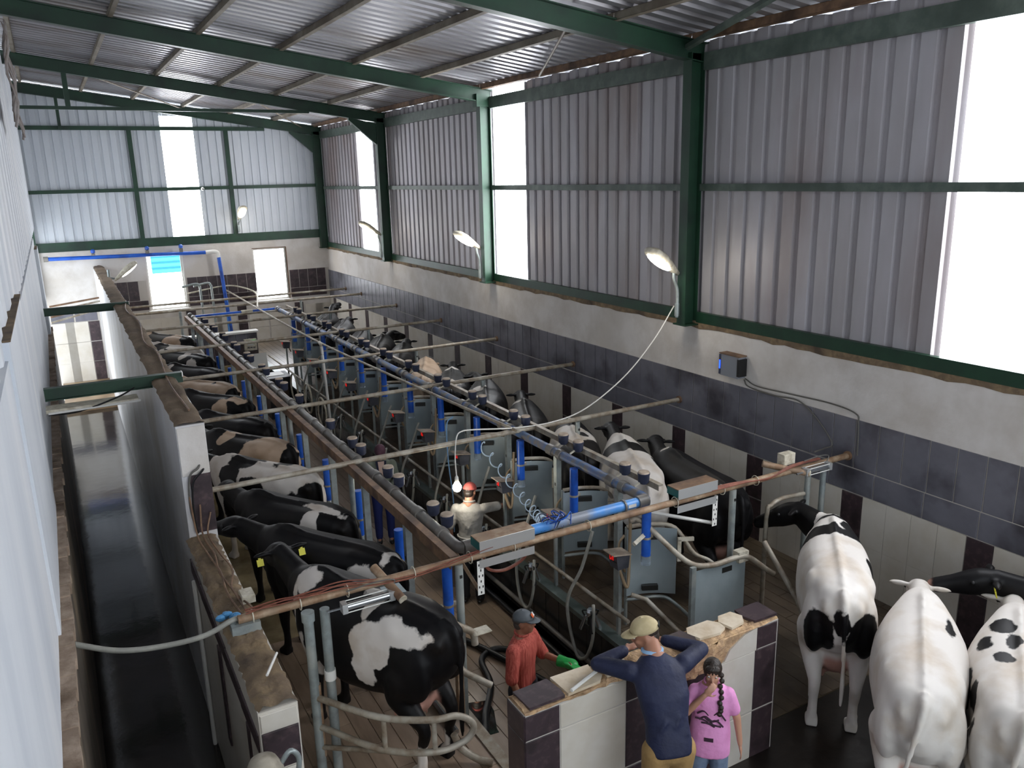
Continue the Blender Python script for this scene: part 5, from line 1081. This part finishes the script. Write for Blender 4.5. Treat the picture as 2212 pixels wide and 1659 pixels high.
# ---- worker with a headscarf in the pit, facing the camera
J = dict(STAND); J.update(lelb=(.1, .24, 1.13), lwri=(.3, .1, 1.04), relb=(.1, -.24, 1.13), rwri=(.32, -.06, 1.02), head=(.05, 0, 1.60))
t, J, R, f = person('worker in plum headscarf, grey green jacket and blue trousers standing in the pit', (4.08, 11.75, ZL+.001), math.radians(-108), J, .98, M_skin2, mat('grey_green_jacket', '#767d70', .85, col2='#666c60', scale=5, bump=.5, bscale=14), mat('royal_blue_trousers', '#1c2a66', .8), face=(1, -.05, -.55), hands=(.7, .7))
mb = MB(); mb.ell(J['head']+R @ V(-.008, 0, .035), (.108, .09, .098), 16, 10, R.to_3x3()); mb.ell(J['head']+R @ V(-.06, 0, -.03), (.07, .08, .09), 14, 9, R.to_3x3()); mb.build('headscarf', mat('plum_scarf', '#4a2d3a', .8, col2='#5c3a48', scale=12), t, True)
mb = MB(); mb.prism([(-.05, 1.15), (.05, 1.15), (.085, 1.44), (-.085, 1.44)], 'x', .10, .135); mb.build('navy_vest', mat('navy_vest', '#1b2038', .8), t); MB().prism([(-.03, 1.2), (.03, 1.2), (.05, 1.44), (-.05, 1.44)], 'x', .125, .145).build('pale_neckcloth', mat('pale_cloth', '#c4a99c', .8), t)
# ---- man in navy jacket leaning on the front wall
J = dict(pel=(-.02, 0, .97), che=(.10, 0, 1.27), neck=(.30, .01, 1.50), head=(.39, .03, 1.585), lsho=(.24, .20, 1.40), rsho=(.24, -.20, 1.40), lelb=(.42, .38, 1.37), relb=(.38, -.40, 1.40), lwri=(.50, .14, 1.40), rwri=(.55, -.16, 1.41),
         lhip=(-.02, .09, .92), rhip=(-.02, -.09, .92), lkne=(.0, .12, .5), rkne=(.06, -.11, .5), lank=(-.06, .13, .09), rank=(.0, -.12, .09), hem=(-.04, 0, .90))
t, J, R, f = person('man in navy jacket and cream cap leaning on the front wall', (3.38, 3.90, .001), math.radians(72), J, 1.04, M_skin, mat('navy_jacket', '#141935', .7, col2='#1b2240', scale=4, bump=.5, bscale=14), mat('khaki_trousers', '#a08050', .85, col2='#8c6f44', scale=5, bump=.5, bscale=14), shirt_dp=.125, face=(.35, .92, -.3), hands=(.3, .3), short={'collar': mat('pale_blue_collar', '#8fb4d6', .7)}, palm={'l': V(0, 0, 1), 'r': V(0, 0, 1)})
cap(t, J, R, 1.04, mat('cream_cap', '#c4b48e', .85, col2='#b3a27c', scale=8), strap=True); hairback(t, J, R, .93, M_hair)
# ---- girl in pink before the wall, hand at her nose
J = dict(STAND); J.update(head=(.01, 0, 1.60), relb=(.13, -.22, 1.20), rwri=(.17, -.06, 1.44), lelb=(0, .25, 1.12), lwri=(.03, .29, .86), hem=(0, 0, .70), lsho=(0, .155, 1.375), rsho=(.02, -.155, 1.375))
SG = .795
t, J, R, f = person('girl in pink shirt and denim shorts holding her nose', (3.97, 4.09, .001), math.radians(-135), J, SG, M_skin2, mat('pink_shirt', '#e59ace', .8, col2='#d68abc', scale=5, bump=.5, bscale=14), mat('denim_shorts', '#6f7f96', .85, col2='#5d6c83', scale=14), sleeve='short', face=(1, .05, -.12), hands=(.2, .9), short='shorts', sw=1.2, shirt_dp=.135, shoes=mat('girl_shoes', '#8c8f98', .6), palm={'r': V(.9, 0, .3)})
h = J['head']; s = 1.06
mb = MB(); mb.ell(h+R @ (V(-.012, 0, .035)*SG*s), (.108*SG, .092*SG, .102*SG), 16, 10, R.to_3x3()); mb.ell(h+R @ (V(-.05, 0, -.03)*SG), (.065*SG, .085*SG, .10*SG), 14, 9, R.to_3x3()); mb.ell(h+R @ (V(.07, 0, .085)*SG), (.04*SG, .075*SG, .035*SG), 12, 7, R.to_3x3()); mb.build('hair', M_hair, t, True)
mb = MB()
for i in range(9): mb.ell(h+R @ (V(min(.032*i, .172), .085+.008*math.sin(i*2.2), -.03-.040*i)*SG), (.026*SG, .026*SG, .028*SG), 10, 6)
mb.build('braid', M_hair, t, True)
pr_ = MB(); r = random.Random(4)
for i in range(9):
    z0 = (1.15+.05*math.sin(i*1.7))*SG; y0 = (-.08+.02*i)*SG; pr_.tube(bez([(.125*SG, y0-.05, z0), (.137*SG, y0, z0+.04*math.sin(i)), (.125*SG, y0+.05, z0-.025)], 4), .007, 5)
pr_.box((.12*SG, -.04, .905*SG), (.139*SG, .03, .945*SG)); pr_.build('shirt_print', mat('dark_print', '#3a2433', .8), t)
